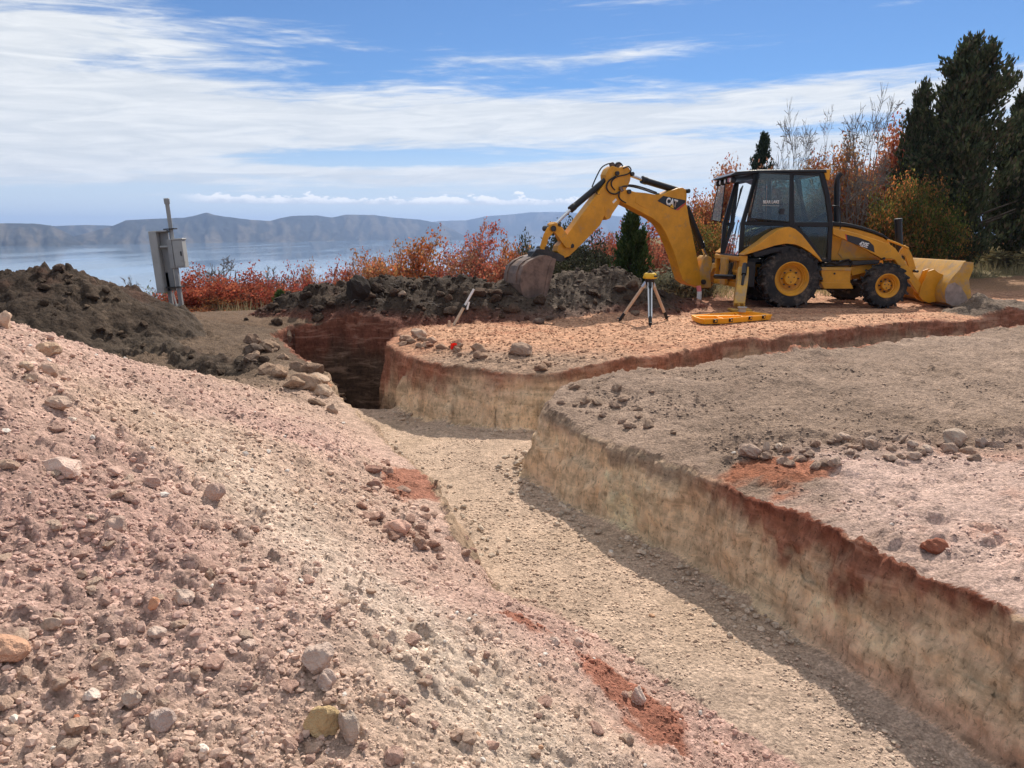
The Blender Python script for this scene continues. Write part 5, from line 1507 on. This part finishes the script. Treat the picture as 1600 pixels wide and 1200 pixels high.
# gravel too small and too many to count, as joined geometry
def gravel(name, xs, ys, sizes, cols, mat, emb=.2, small=False, floor=False):
    if small:
        v0 = np.array([(1,0,0),(-.5,.87,.1),(-.5,-.87,-.1),(.1,.2,1.0),(.45,.75,.45),(-.95,0,.4),(.45,-.75,.5)], float)
        f0 = np.array([(0,4,3),(4,1,3),(1,5,3),(5,2,3),(2,6,3),(6,0,3),(0,1,4),(1,2,5),(2,0,6)])
    else: v0, f0 = IC[0]
    nv = len(v0)
    n = len(xs)
    zs = np.array([ground_z(a, b) for a, b in zip(xs, ys)])
    if floor:
        fz = -.85-.06*sstep(8.2, 7.0, np.array(ys)); zs = np.where(zs > fz+.03, fz, zs)
    R = rng.uniform(0, 6.28, n); sc = sizes[:, None]*rng.uniform(.6, 1.25, (n, 3)); sc[:, 2] *= (.55 if small else .75)
    jit = rng.uniform(.72, 1.25, (n, nv, 1))
    P_ = v0[None]*jit*sc[:, None, :]
    c_, s_ = np.cos(R)[:, None], np.sin(R)[:, None]
    X = P_[..., 0]*c_-P_[..., 1]*s_+np.array(xs)[:, None]; Y = P_[..., 0]*s_+P_[..., 1]*c_+np.array(ys)[:, None]
    Z = P_[..., 2]+zs[:, None]+(sizes*emb)[:, None]
    vv = np.stack([X, Y, Z], -1).reshape(-1, 3)
    ff = (f0[None]+(np.arange(n)*nv)[:, None, None]).reshape(-1, 3)
    me = mesh_np(name, vv, ff, 3)
    me.polygons.foreach_set('use_smooth', np.full(len(ff), small))
    add_col(me, np.repeat(cols, nv, 0)); me.materials.append(mat)
    o = bpy.data.objects.new(name, me); col.objects.link(o); o['kind'] = 'stuff'
    return o
m, t, b = new_mat('gravel_stone')
c = t.attr('Col')['Color']; o = t.coord('Object')
n_ = t.noise(o, 60, 5, .7); f_ = t.mapr(n_, .3, .7, .75, 1.2)
t.l.new(t.mix(1.0, c, t.comb(f_, f_, f_), 'MULTIPLY'), b.inputs['Base Color']); b.inputs['Roughness'].default_value = .95; b.inputs['Specular IOR Level'].default_value = .15
t.l.new(t.bump(n_, .6, .006), b.inputs['Normal'])
M_grav = m
def near_color(xs, ys, k=1.0, jitter=.18):
    """soil colour under each pebble, varied stone by stone"""
    r = np.hypot(xs, ys); a = np.degrees(np.arctan2(xs, ys))
    ai = np.clip(np.interp(a, np.degrees(ang), np.arange(NA)).astype(int), 0, NA-1); ri = np.interp(r, rad, np.arange(NR)).astype(int)
    c = COL[ri*NA+ai]; g = REG[ri*NA+ai]
    c = c*(1+rng.uniform(-jitter, jitter, len(xs)))[:, None]*k
    return np.clip(c, .01, .8), g
def scatter(n, rmin, rmax, amin, amax, power=1.0):
    # even over what lies in view, denser close by
    r = rmin*(rmax/rmin)**(rng.rand(n)**power); a = np.radians(rng.uniform(amin, amax, n))
    return r*np.sin(a), r*np.cos(a), r
xs, ys, rr_ = scatter(11000, 1.5, 9, -38, 37)
cols, g = near_color(xs, ys, 1.12)
pmask = fbm(xs, ys, .6, 3, 401)+.5*fbm(xs, ys, .15, 2, 402)
keep = ((g == 4) & (pmask > -.25)) | ((g == 1) & (rng.rand(len(xs)) < .35)) | ((g == 3) & (pmask > .2))
xs, ys, rr_, cols, g = xs[keep], ys[keep], rr_[keep], cols[keep], g[keep]
sz = (.005+.014*rng.rand(len(xs))**3)*np.clip(rr_/3.0, .8, 1.6)*np.where(g == 4, 1.0, .7)
odd = rng.rand(len(xs)); cols[odd < .04] = (.62, .56, .50); cols[(odd > .04) & (odd < .045)] = (.45, .27, .17)
gravel('gravel', xs, ys, sz, cols, M_grav)
xs, ys, rr_ = scatter(56000, 1.5, 9.5, -38, 37, .85)
cols, g = near_color(xs, ys, 1.12, .22)
pmask = fbm(xs, ys, .5, 3, 411)+.6*fbm(xs, ys, .12, 2, 412)
keep = ((g == 4) & (pmask > -.5)) | ((g == 1) & (pmask > -.1)) | ((g == 3) & (pmask > .15))
xs, ys, rr_, cols, g = xs[keep], ys[keep], rr_[keep], cols[keep], g[keep]
sz = (.0028+.0050*rng.rand(len(xs))**2)*np.clip(rr_/2.4, .8, 2.6)
gravel('fine_gravel', xs, ys, sz, cols, M_grav, .1, True)
xs, ys, rr_ = scatter(9500, 1.5, 5.0, -38, 30, .9)
cols, g = near_color(xs, ys, 1.10, .22)
pmask = fbm(xs, ys, .7, 3, 421)+.5*fbm(xs, ys, .2, 2, 422)+.8*np.exp(-((xs+1.0)/1.2)**2-((ys-2.1)/.9)**2)-.25
keep = (g == 4) & (pmask > .0)
xs, ys, rr_, cols = xs[keep], ys[keep], rr_[keep], cols[keep]
sz = .006+.016*rng.rand(len(xs))**2.2
gravel('rubble', xs, ys, sz, cols, M_grav, .25)
# crumbs gathered along the foot of the trench sides
xs, ys, rr_ = scatter(30000, 2.6, 12, -20, 34)
sd_, _a, _b = trench_sd(xs, ys)
keep = (sd_ < -.10) & (sd_ > -.50) & (rng.rand(len(xs)) < np.exp((sd_+.14)/.14)*.9) & (ys < 10.2)
keep &= (ys > 5.5) | (xs > -.45*(ys-3.1)+1.5)
xs, ys, rr_ = xs[keep], ys[keep], rr_[keep]
cols, g = near_color(xs, ys, 1.0, .3)
sz = (.007+.02*rng.rand(len(xs))**2.5)*np.clip(rr_/5, .8, 1.5)
cols = np.clip(np.array((.50, .40, .31))[None]*rng.uniform(.7, 1.2, (len(xs), 1)), 0, .8)
gravel('fallen_crumbs', xs, ys, sz, cols, M_grav, .35, False, True)
# chips on the pad and crumbs on the dark heaps
xs, ys, rr_ = scatter(12000, 8.5, 17, -20, 36)
cols, g = near_color(xs, ys, 1.0, .35)
keep = (g == 2) | (g == 5) | (g == 6) | (g == 7)
xs, ys, rr_, cols, g = xs[keep], ys[keep], rr_[keep], cols[keep], g[keep]
sz = np.where(g == 2, .010+.016*rng.rand(len(xs))**2, .015+.05*rng.rand(len(xs))**2.5)
gravel('rock_chip_layer', xs, ys, sz, cols, M_grav)
# ------------------------------------------------------------------ plants
def leaf_mat(name, trans=.45, hue=0.0):
    m = bpy.data.materials.new(name); m.use_nodes = True
    t = NT(m.node_tree); t.n.clear()
    out = t.n.new('ShaderNodeOutputMaterial')
    c = t.attr('Col')['Color']; oi = t.n.new('ShaderNodeObjectInfo')
    cc_ = t.mix(1.0, c, oi.outputs['Color'], 'MULTIPLY')
    df = t.n.new('ShaderNodeBsdfDiffuse'); tr = t.n.new('ShaderNodeBsdfTranslucent')
    t.l.new(cc_, df.inputs[0]); t.l.new(cc_, tr.inputs[0])
    mx = t.n.new('ShaderNodeMixShader'); mx.inputs[0].default_value = trans
    t.l.new(df.outputs[0], mx.inputs[1]); t.l.new(tr.outputs[0], mx.inputs[2]); t.l.new(mx.outputs[0], out.inputs[0])
    return m
M_leaf = leaf_mat('autumn_leaf', .5)
M_needle = leaf_mat('needles', .15)
M_grass = leaf_mat('dry_grass_blades', .4)

def grow(seed, H, nstem=5, spread=.5, levels=3, kids=5, lean=(0, 0), up=.25, r0=.03, side=.8, rmin=.004):
    rnd_ = random.Random(seed); segs = []; tips = []
    def branch(p, d, L, r, lev):
        n_ = 4 if lev < 2 else 3
        pts = [p.copy()]; rs = [r]
        for i in range(n_):
            d = (d+Vector((rnd_.gauss(0, .14), rnd_.gauss(0, .14), rnd_.gauss(0, .08)+up*.12))).normalized()
            p = p+d*(L/n_); pts.append(p.copy()); rs.append(max(r*(1-(i+1)/n_*.62), rmin))
        segs.append((pts, rs, lev))
        if lev < levels:
            for k in range(kids if lev else kids+1):
                f_ = rnd_.uniform(.3, 1.0)*n_; i = min(int(f_), n_-1)
                q = pts[i].lerp(pts[i+1], f_-i); rr_ = rs[i]*.62
                nd = (d*.8+Vector((rnd_.gauss(0, 1), rnd_.gauss(0, 1), rnd_.gauss(.05, .55)))*side).normalized()
                branch(q, nd, L*rnd_.uniform(.38, .62), max(rr_, rmin), lev+1)
        if lev >= levels-1:
            tips.extend(pts[1:])
    for s_ in range(nstem):
        a = s_*2*math.pi/nstem+rnd_.uniform(-.5, .5); sp = rnd_.uniform(.2, 1)*spread
        d = Vector((math.cos(a)*sp+lean[0], math.sin(a)*sp+lean[1], 1)).normalized()
        branch(Vector((math.cos(a)*.05*H/3, math.sin(a)*.05*H/3, -.15)), d, H*rnd_.uniform(.55, .75), r0*rnd_.uniform(.6, 1), 0)
    return segs, tips
def wood_mesh(name, segs, mat, sides=(6, 4, 3, 3, 3), H=None):
    mb = MB()
    for pts, rs, lev in segs: mb.tube(pts, rs, sides[min(lev, 4)], caps=False)
    V_ = np.array(mb.v)
    me = bpy.data.meshes.new(name); me.from_pydata(mb.v, [], mb.f)
    me.polygons.foreach_set('use_smooth', np.ones(len(me.polygons), bool)); me.materials.append(mat)
    return me
def leaves_mesh(name, centers, n, size, jitter, palette, mat, seed, zmin=.15, weights=None, long_=1.0, droop=0.0):
    rg_ = np.random.RandomState(seed)
    C_ = np.array([tuple(c) for c in centers]); C_ = C_[C_[:, 2] > zmin]
    idx = rg_.randint(0, len(C_), n)
    p = C_[idx]+rg_.normal(0, jitter, (n, 3))
    a = rg_.normal(size=(n, 3)); a /= np.linalg.norm(a, axis=1)[:, None]
    b = rg_.normal(size=(n, 3)); b = np.cross(a, b); b /= np.linalg.norm(b, axis=1)[:, None]
    s = size*rg_.uniform(.6, 1.3, (n, 1))
    a = a*s*long_; b = b*s*.8
    vv = np.stack([p-a, p+b*.9, p+a, p-b*.9], 1).reshape(-1, 3)
    ff = np.arange(n*4).reshape(n, 4)
    me = mesh_np(name, vv, ff, 4)
    pal = np.array(palette); w_ = np.array(weights if weights else [1]*len(pal), float); w_ /= w_.sum()
    # colour by branch so that sprays share a tone
    tone = rg_.choice(len(pal), size=len(C_)//6+1, p=w_)[idx//6]
    c = pal[tone]*rg_.uniform(.7, 1.25, (n, 1))
    add_col(me, np.repeat(c, 4, 0)); me.materials.append(mat)
    return me
RED = [(.38,.10,.065),(.32,.07,.05),(.46,.15,.085),(.30,.10,.065)]
ORG_ = [(.48,.19,.07),(.42,.14,.06),(.46,.25,.11),(.30,.15,.075)]
BRN = [(.34,.17,.10),(.42,.20,.11),(.28,.15,.09),(.45,.13,.08)]
GRN = [(.11,.13,.04),(.075,.10,.03),(.20,.19,.05),(.26,.15,.05)]
OLV = [(.10,.11,.065),(.075,.085,.05),(.15,.145,.10),(.06,.065,.04)]
KIT = {}
def make_kit(key, seed, H, palette, n, size, jit, nstem, spread, levels, kids, bark, r0=.03, zmin=.25, mat=None, up=.25, long_=1.0, trunk_name='trunk', side=.8):
    segs, tips = grow(seed, H, nstem, spread, levels, kids, up=up, r0=r0, side=side, rmin=.0075 if key.startswith('bare') else .005)
    zs = [p.z for pts, _, _ in segs for p in pts]; top_ = max(zs)
    ws = [math.hypot(p.x, p.y) for p in tips]; wid = sorted(ws)[int(len(ws)*.93)]
    wood = wood_mesh(trunk_name, segs, bark)
    lv_ = leaves_mesh('crown', tips, n, size, jit, palette, mat or M_leaf, seed, zmin, None, long_) if n else None
    KIT[key] = (wood, lv_, top_, wid)
make_kit('red', 1, 2.4, RED, 8125, .052, .11, 9, 1.25, 2, 7, M_bark)
make_kit('red2', 2, 2.4, RED+ORG_[:1], 8125, .052, .11, 9, 1.15, 2, 7, M_bark)
make_kit('orange', 3, 2.6, ORG_+RED[2:3], 8125, .052, .11, 9, 1.1, 2, 7, M_bark)
make_kit('orange2', 4, 2.6, ORG_+BRN[:2], 7250, .052, .11, 9, 1.1, 2, 7, M_bark)
make_kit('brown', 5, 2.6, BRN+RED[:1], 6500, .052, .12, 9, 1.1, 2, 7, M_bark)
make_kit('open', 6, 3.0, [(.50,.13,.08),(.46,.17,.09),(.40,.10,.07)], 3600, .042, .07, 7, .7, 3, 5, M_bark, zmin=1.5)
make_kit('big_red', 7, 4.6, RED[:3]+ORG_[:3]+BRN[:3], 34000, .075, .26, 10, 1.0, 3, 5, M_bark, .05, .3)
make_kit('green', 8, 3.8, GRN+ORG_[:1], 17000, .060, .22, 9, .9, 3, 5, M_bark2, .05, .2)
make_kit('olive', 9, 1.8, OLV, 6500, .034, .10, 11, 1.1, 2, 7, M_bark2, .03, .1, M_needle, long_=1.6)
make_kit('bare', 10, 4.6, [], 0, .03, .1, 4, .5, 4, 4, M_bark, .07, side=.6)
make_kit('bare2', 11, 4.6, [(.36,.14,.09)], 260, .045, .06, 4, .5, 4, 4, M_bark, .065, 2.0, side=.6)
make_kit('bareshrub', 12, 1.6, [], 0, .03, .1, 9, 1.1, 3, 5, M_bark, .02)
make_kit('sage', 13, .8, [(.27,.27,.20),(.22,.23,.16),(.34,.31,.20)], 3200, .022, .07, 12, .9, 2, 5, M_bark2, .015, .05, M_needle, long_=1.8)

def conifer_kit(key, seed, H, Rb, n, palette, leaders=((0, 0, 1.0, 1.0),), blade=.13, bare=.04, power=.8, lobes=.35, trunk_r=.1, limbs=110):
    rg_ = np.random.RandomState(seed)
    P_ = []; D_ = []
    tot = sum(l[3]**2*l[2] for l in leaders)
    for (lx, ly, lh, lw) in leaders:
        nl = int(n*(lw**2*lh)/tot)
        # limbs: sprays gather along limbs so gaps show between them
        nb = int(limbs*lh*lw)+14
        bz = rg_.rand(nb)**.9*(1-bare)+bare; ba = rg_.uniform(0, 6.283, nb)
        bl = (1-bz)**power*(1+rg_.uniform(-lobes, lobes*.9, nb))+.05
        k = rg_.randint(0, nb, nl); f_ = rg_.rand(nl)**.55
        rr_ = bl[k]*f_*Rb*lw
        z = bz[k]*H*lh*.93+f_**1.5*bl[k]*Rb*lw*.75-.1
        sp = .035+.09*(1-f_)+.03*bl[k]
        x = lx*Rb*(np.clip(z/H*2, 0, 1))+rr_*np.cos(ba[k])+rg_.normal(0, sp*Rb*.6, nl); y = ly*Rb*(np.clip(z/H*2, 0, 1))+rr_*np.sin(ba[k])+rg_.normal(0, sp*Rb*.6, nl)
        z = z+rg_.normal(0, .09, nl)
        P_.append(np.stack([x, y, np.maximum(z, .03)], 1))
        D_.append(np.stack([np.cos(ba[k])*.5, np.sin(ba[k])*.5, np.full(nl, 1.25)], 1))
    p = np.concatenate(P_); d_ = np.concatenate(D_)+rg_.normal(0, .45, (len(p), 3)); d_ /= np.linalg.norm(d_, axis=1)[:, None]
    m_ = len(p)
    s = np.cross(d_, rg_.normal(size=(m_, 3))); s /= np.linalg.norm(s, axis=1)[:, None]
    L_ = blade*rg_.uniform(.5, 1.4, (m_, 1)); wv = s*L_*.22
    vv = np.stack([p-wv*.6, p+d_*L_*.5-wv, p+d_*L_, p+d_*L_*.45+wv], 1).reshape(-1, 3)
    me = mesh_np('crown', vv, np.arange(m_*4).reshape(m_, 4), 4)
    pal = np.array(palette); c = pal[rg_.randint(0, len(pal), m_)]*rg_.uniform(.7, 1.3, (m_, 1))
    add_col(me, np.repeat(c, 4, 0)); me.materials.append(M_needle)
    segs = []
    for (lx, ly, lh, lw) in leaders:
        pts = [Vector((lx*Rb*min(z/H*2, 1), ly*Rb*min(z/H*2, 1), z)) for z in np.linspace(-.2, H*lh*.93, 8)]
        segs.append((pts, [trunk_r*lw*(1-i/8.5) for i in range(8)], 0))
    rb_ = random.Random(seed)
    for k in range(26):
        z = H*rb_.uniform(.06, .8); a = rb_.uniform(0, 6.28); l_ = Rb*(1-z/H)**power*.85
        st_ = Vector((0, 0, z)); en_ = Vector((math.cos(a)*l_, math.sin(a)*l_, z+l_*.35))
        segs.append(([st_, st_.lerp(en_, .5)+Vector((0, 0, -.05)), en_], [trunk_r*.35, trunk_r*.2, .01], 1))
    KIT[key] = (wood_mesh('trunk', segs, M_bark2), me, H, Rb)
JUN = [(.085,.105,.052),(.065,.085,.044),(.115,.125,.062),(.12,.10,.065),(.05,.062,.034)]
conifer_kit('juniper_big', 21, 8.0, 2.3, 50000, JUN, ((0,0,.97,.85),(-.10,.1,1.0,.34),(-.27,.1,.93,.36),(.20,.1,.98,.36),(.50,-.1,.93,.36),(.36,.3,.80,.4),(-.46,.1,.80,.42),(-.72,0,.60,.5),(.85,.1,.66,.5)), .16, .04, .60, .45, .19, 130)
conifer_kit('juniper_mid', 22, 5.0, 1.0, 16000, JUN, ((0,0,1,1),(.3,.2,.8,.6)), .13, .05, .6, .45, .09)
conifer_kit('juniper_small', 23, 2.0, .48, 11000, [(.06,.10,.04),(.045,.075,.032),(.085,.12,.05)], ((0,0,1,1),), .085, .02, .65, .35, .05)
conifer_kit('spruce', 24, 6.0, 1.5, 12000, [(.045,.065,.04),(.055,.075,.045),(.035,.05,.032)], ((0,0,1,1),), .15, .04, .85, .3, .09)

def plant(key, u, vtop, wpx, dist, label, tint=(1, 1, 1), cat='shrub', name='maple_shrub', rz=None, group=None, zb=None, dens=1.0):
    wood, lvm, H0, W0 = KIT[key]
    tp_ = on_y(u, vtop, dist)
    z0_ = (ground_z(tp_[0], dist) if zb is None else zb)-.03
    sz_ = (tp_[2]-z0_)/H0; depth = dist*CT
    sx_ = (wpx/2*depth/FX)/W0
    o = bpy.data.objects.new(name, None); col.objects.link(o); o.empty_display_size = .3
    o.location = (tp_[0], dist, z0_); o.rotation_euler.z = rz if rz is not None else random.Random(int(u*3+vtop)).uniform(0, 6.28)
    o.scale = (sx_, sx_, sz_)
    tag(o, label, cat, group)
    if lvm is not None:
        c = bpy.data.objects.new('crown', lvm); col.objects.link(c); c.parent = o; c.color = (*tint, 1)
    t_ = bpy.data.objects.new('trunk', wood); col.objects.link(t_); t_.parent = o
    return o
S = 'autumn shrubs behind the soil heaps'
plant('bareshrub', 205, 430, 80, 20, 'grey leafless shrub on the skyline just right of the dark heap peak', name='bare_shrub')
plant('olive', 243, 434, 60, 21.5, 'yellow-green shrub left of the leaning utility post', (2.2, 2.2, 1.2), name='green_shrub')
plant('red2', 236, 452, 80, 19.5, 'low red shrub behind the foot of the utility post, left side', (1.0, 1.0, 1.0), group=S)
plant('brown', 296, 419, 92, 20.5, 'purplish red shrub directly right of the utility post boxes', (1.0, .8, .95), group=S)
plant('bareshrub', 358, 399, 110, 21, 'dark bare-twigged shrub rising above the red shrubs at left', (1, 1, 1), name='bare_shrub')
plant('red', 340, 415, 138, 19.2, 'bright red shrub below the dark bare-twigged shrub', (1.05, 1, .9), group=S)
plant('red2', 386, 411, 103, 19.6, 'bright red shrub left of the black berm end', group=S)
plant('orange', 330, 461, 103, 18.3, 'low orange-brown shrub at the foot of the bright red ones', (.8, .8, .8), group=S)
plant('bareshrub', 415, 414, 90, 21, 'thin bare shrub between the red shrubs left of the berm', name='bare_shrub')
plant('juniper_small', 437, 452, 34, 18.6, 'small bright green juniper at the left end of the black berm', (1.5, 1.6, 1.2), 'juniper', 'juniper_bush')
plant('red', 415, 429, 92, 19.6, 'crimson shrub just left of the small bright green juniper', group=S)
plant('red', 458, 413, 75, 21.4, 'crimson shrub just right of the small bright green juniper', (1.0, .9, 1.0), group=S)
plant('orange2', 482, 402, 57, 22.5, 'tall thin pink-orange shrub left of the black soil clump', group=S)
plant('red2', 516, 401, 80, 21.5, 'red shrub just left of the black soil clump on the berm', group=S)
plant('brown', 552, 391, 80, 22, 'brownish shrub behind the black soil clump', group=S)
plant('orange', 588, 389, 87, 21.2, 'orange shrub just right of the black soil clump', group=S)
plant('orange2', 618, 379, 80, 22.4, 'russet shrub between the orange shrub and the tall orange maple', group=S)
plant('orange', 657, 354, 119, 21.8, 'tall orange maple shrub left of the round-topped maple', (1.05, 1, .9), group=S)
plant('red2', 702, 383, 73, 21.0, 'crimson shrub in the gap left of the round-topped maple', (.95, .85, 1), group=S)
plant('brown', 742, 383, 103, 20.6, 'brown shrub thicket at the base of the round-topped maple', group=S)
plant('open', 750, 339, 118, 22.0, 'round-topped open maple with bare stems against the lake', cat='tree', name='maple_tree')
plant('orange', 795, 361, 75, 22.2, 'bright orange shrub right of the round-topped maple', (1.1, 1.05, .9), group=S)
plant('brown', 812, 383, 80, 20.6, 'dull red shrub left of the digging bucket', group=S)
plant('olive', 838, 366, 60, 21, 'spiky olive shrub above the digging bucket', name='olive_shrub')
plant('olive', 872, 352, 90, 19.6, 'dark olive shrub seen between stick and boom, left one', (.8, .8, .8), name='olive_shrub')
plant('olive', 915, 345, 110, 20.2, 'dark olive shrub behind the lower stick of the digger', (.7, .7, .7), name='olive_shrub')
plant('brown', 948, 366, 70, 21.8, 'thin brownish red shrub left of the dark green juniper', group=S)
plant('olive', 893, 400, 110, 18.0, 'low dark shrub just above the berm behind the digging bucket', (.7, .65, .6), name='olive_shrub')
plant('red', 958, 345, 80, 23, 'red shrub behind the boom joint', group=S)
plant('red2', 1020, 328, 110, 22, 'pinkish red shrub framed by the curve of the boom', (1, .95, 1.05), group=S)
plant('juniper_small', 988, 324, 64, 18.6, 'dark green conical juniper under the boom, left of the tripod', (.85, .9, .8), 'juniper', 'juniper_tree')
plant('brown', 1040, 372, 80, 20.5, 'brownish shrub under the boom right of the dark green juniper', group=S)
plant('sage', 1052, 412, 90, 18.6, 'pale sage shrub under the boom just above the berm', name='sage_shrub', cat='shrub')
plant('sage', 1085, 425, 70, 18.9, 'pale sage shrub behind the lower end of the boom', name='sage_shrub')
plant('big_red', 1122, 255, 110, 24, 'tall red-orange maple between boom and cab', (1, 1, 1), 'tree', 'maple_tree')
plant('green', 1100, 330, 90, 21, 'yellow-green bush between boom and cab, lower left of the red maple', (1.2, 1, 1), name='green_bush')
plant('big_red', 1160, 290, 110, 26, 'dusky red maple seen through and behind the rear cab glass', (.85, .9, 1), 'tree', 'maple_tree', .8)
plant('brown', 1185, 252, 120, 27, 'sparse brown maple behind the cab roof', (1.05, 1, 1), 'tree', 'maple_tree')
plant('spruce', 1195, 197, 74, 31, 'dark little spruce top poking up behind the cab roof', (1, 1, 1), 'spruce', 'spruce_tree')
plant('bare', 1250, 152, 90, 28, 'leftmost bare grey tree behind the cab', (1, 1, 1), 'bare tree', 'bare_tree', .4)
plant('bare2', 1302, 160, 90, 28, 'middle bare tree with a few red leaves left behind the cab', (1, 1, 1), 'bare tree', 'bare_tree', 1.9)
plant('bare', 1362, 126, 120, 24, 'tallest bare tree, nearest the juniper, rising behind the exhaust pipe', (1, 1, 1), 'bare tree', 'bare_tree', 3.6)
plant('big_red', 1255, 244, 130, 27, 'brown-orange maple behind the cab windows', (.9, 1.0, 1), 'tree', 'maple_tree')
plant('big_red', 1395, 300, 120, 25, 'low orange maple behind the loader arm', (1.0, 1.15, 1), 'tree', 'maple_tree', 5.1)
plant('big_red', 1322, 218, 130, 26, 'orange-red maple right behind the exhaust pipe', (1.0, 1.15, .9), 'tree', 'maple_tree')
plant('big_red', 1378, 192, 140, 27.5, 'brightest red maple left of the big juniper', (1.1, .95, .9), 'tree', 'maple_tree', 2.2)
plant('big_red', 1425, 216, 90, 29, 'dull red maple half hidden behind the big juniper', (.9, .9, 1), 'tree', 'maple_tree', 4.4)
plant('green', 1412, 268, 90, 23.2, 'yellow and green tree above the black tilt cylinder', (1.2, 1.1, 1.0), 'tree', 'mixed_tree')
plant('green', 1456, 270, 110, 23.0, 'green-leaved tree directly left of the big juniper trunk', (.9, 1.05, 1.0), 'tree', 'mixed_tree', 2.0)
plant('juniper_mid', 1446, 112, 76, 25.5, 'slim juniper with a ragged top leaning beside the big juniper', (.9, .9, .9), 'juniper', 'juniper_tree')
plant('juniper_big', 1532, 20, 212, 25.0, 'huge dark juniper filling the upper right corner', (1, 1, 1), 'juniper', 'juniper_tree', 1.0)
plant('juniper_mid', 1460, 205, 130, 24.6, 'bushy low juniper at the left foot of the huge juniper', (1, 1, 1), 'juniper', 'juniper_tree')
plant('juniper_mid', 1606, 130, 120, 27, 'juniper cut by the right photo edge', (.9, .9, .9), 'juniper', 'juniper_tree')
plant('big_red', 1600, 165, 60, 31, 'red maple sliver at the right photo edge behind the junipers', (1.1, 1.1, .9), 'tree', 'maple_tree')
plant('sage', 1560, 385, 120, 27, 'straw-coloured shrub under the huge juniper, right of its trunk', (1.3, 1.1, .8), name='sage_shrub')
plant('green', 1480, 372, 90, 25.0, 'low yellow-green shrub behind the loader bucket', (1.3, 1.2, 1), name='green_bush')
# grasses
def grass(name, pts, h, palette, seed, lean=.35):
    rg_ = np.random.RandomState(seed); n = len(pts)
    p = np.array(pts); L_ = h*rg_.uniform(.5, 1.2, (n, 1))
    d_ = rg_.normal(0, lean, (n, 3)); d_[:, 2] = 1; d_ /= np.linalg.norm(d_, axis=1)[:, None]
    s = np.cross(d_, rg_.normal(size=(n, 3))); s /= np.linalg.norm(s, axis=1)[:, None]; s *= .007
    vv = np.stack([p-s, p+s, p+d_*L_], 1).reshape(-1, 3)
    me = mesh_np(name, vv, np.arange(n*3).reshape(n, 3), 3)
    pal = np.array(palette); c = pal[rg_.randint(0, len(pal), n)]*rg_.uniform(.75, 1.2, (n, 1))
    add_col(me, np.repeat(c, 3, 0)); me.materials.append(M_grass)
    o = bpy.data.objects.new(name, me); col.objects.link(o); o['kind'] = 'stuff'; o.color = (1, 1, 1, 1)
rg = np.random.RandomState(5)
pts = []
for k in range(2200):
    y_ = rg.uniform(18.2, 34); x_ = y_*rg.uniform(.20, .72)
    if y_ < 23.8 and x_ > 8.2: continue
    z_ = ground_z(x_, y_)
    for j in range(9): pts.append((x_+rg.normal(0, .08), y_+rg.normal(0, .08), z_-.02))
grass('dry_grass', pts, .42, [(.40,.31,.17),(.46,.38,.22),(.30,.25,.13),(.22,.21,.10)], 3)
pts = []
for k in range(700):
    y_ = rg.uniform(17.2, 22); x_ = y_*rg.uniform(-.42, .22)
    z_ = ground_z(x_, y_)
    for j in range(7): pts.append((x_+rg.normal(0, .08), y_+rg.normal(0, .08), z_-.02))
grass('slope_grass', pts, .35, [(.25,.21,.12),(.20,.19,.11),(.34,.27,.16)], 4)
# roots and dead twigs lying on the berm
tw = MB(); rr2_ = random.Random(8)
for k in range(26):
    u = rr2_.uniform(520, 820); v = rr2_.uniform(445, 490)
    p, t_ = hit_ground(u, v)
    d_ = Vector((rr2_.uniform(-1, 1), rr2_.uniform(-.3, .3), rr2_.uniform(-.3, .3)))*rr2_.uniform(.15, .4)
    a_ = Vector(p)+Vector((0, -.03, .03))
    tw.tube([a_, a_+d_*.5+Vector((0, 0, .03)), a_+d_], [.007, .005, .003], 3)
o = tw.build('dead_twigs', M_bark); o['kind'] = 'stuff'
# ------------------------------------------------------------------ the air over the lake
hb = bpy.data.meshes.new('haze')
x0, x1, y0, y1, z0, z1 = -9500, 12500, -9200, 9500, -45.0, 1.0
z1 = max(EYE+9, max((c[2] for ob_ in col.objects if ob_.type == 'MESH' and ob_.name.endswith('hills') for c in ob_.bound_box)))+6
hb.from_pydata([(x0,y0,z0),(x1,y0,z0),(x1,y1,z0),(x0,y1,z0),(x0,y0,z1),(x1,y0,z1),(x1,y1,z1),(x0,y1,z1)], [],
               [(0,3,2,1),(4,5,6,7),(0,1,5,4),(1,2,6,5),(2,3,7,6),(3,0,4,7)])
hm = bpy.data.materials.new('air_haze'); hm.use_nodes = True
hn = hm.node_tree
hn.nodes.remove(hn.nodes['Principled BSDF'])
pvn = hn.nodes.new('ShaderNodeVolumePrincipled')
pvn.inputs['Color'].default_value = (.40, .58, .95, 1)
pvn.inputs['Density'].default_value = .00016
pvn.inputs['Anisotropy'].default_value = .2
hn.links.new(pvn.outputs[0], hn.nodes['Material Output'].inputs['Volume'])
hb.materials.append(hm)
hz = bpy.data.objects.new('haze', hb); col.objects.link(hz); hz['kind'] = 'stuff'
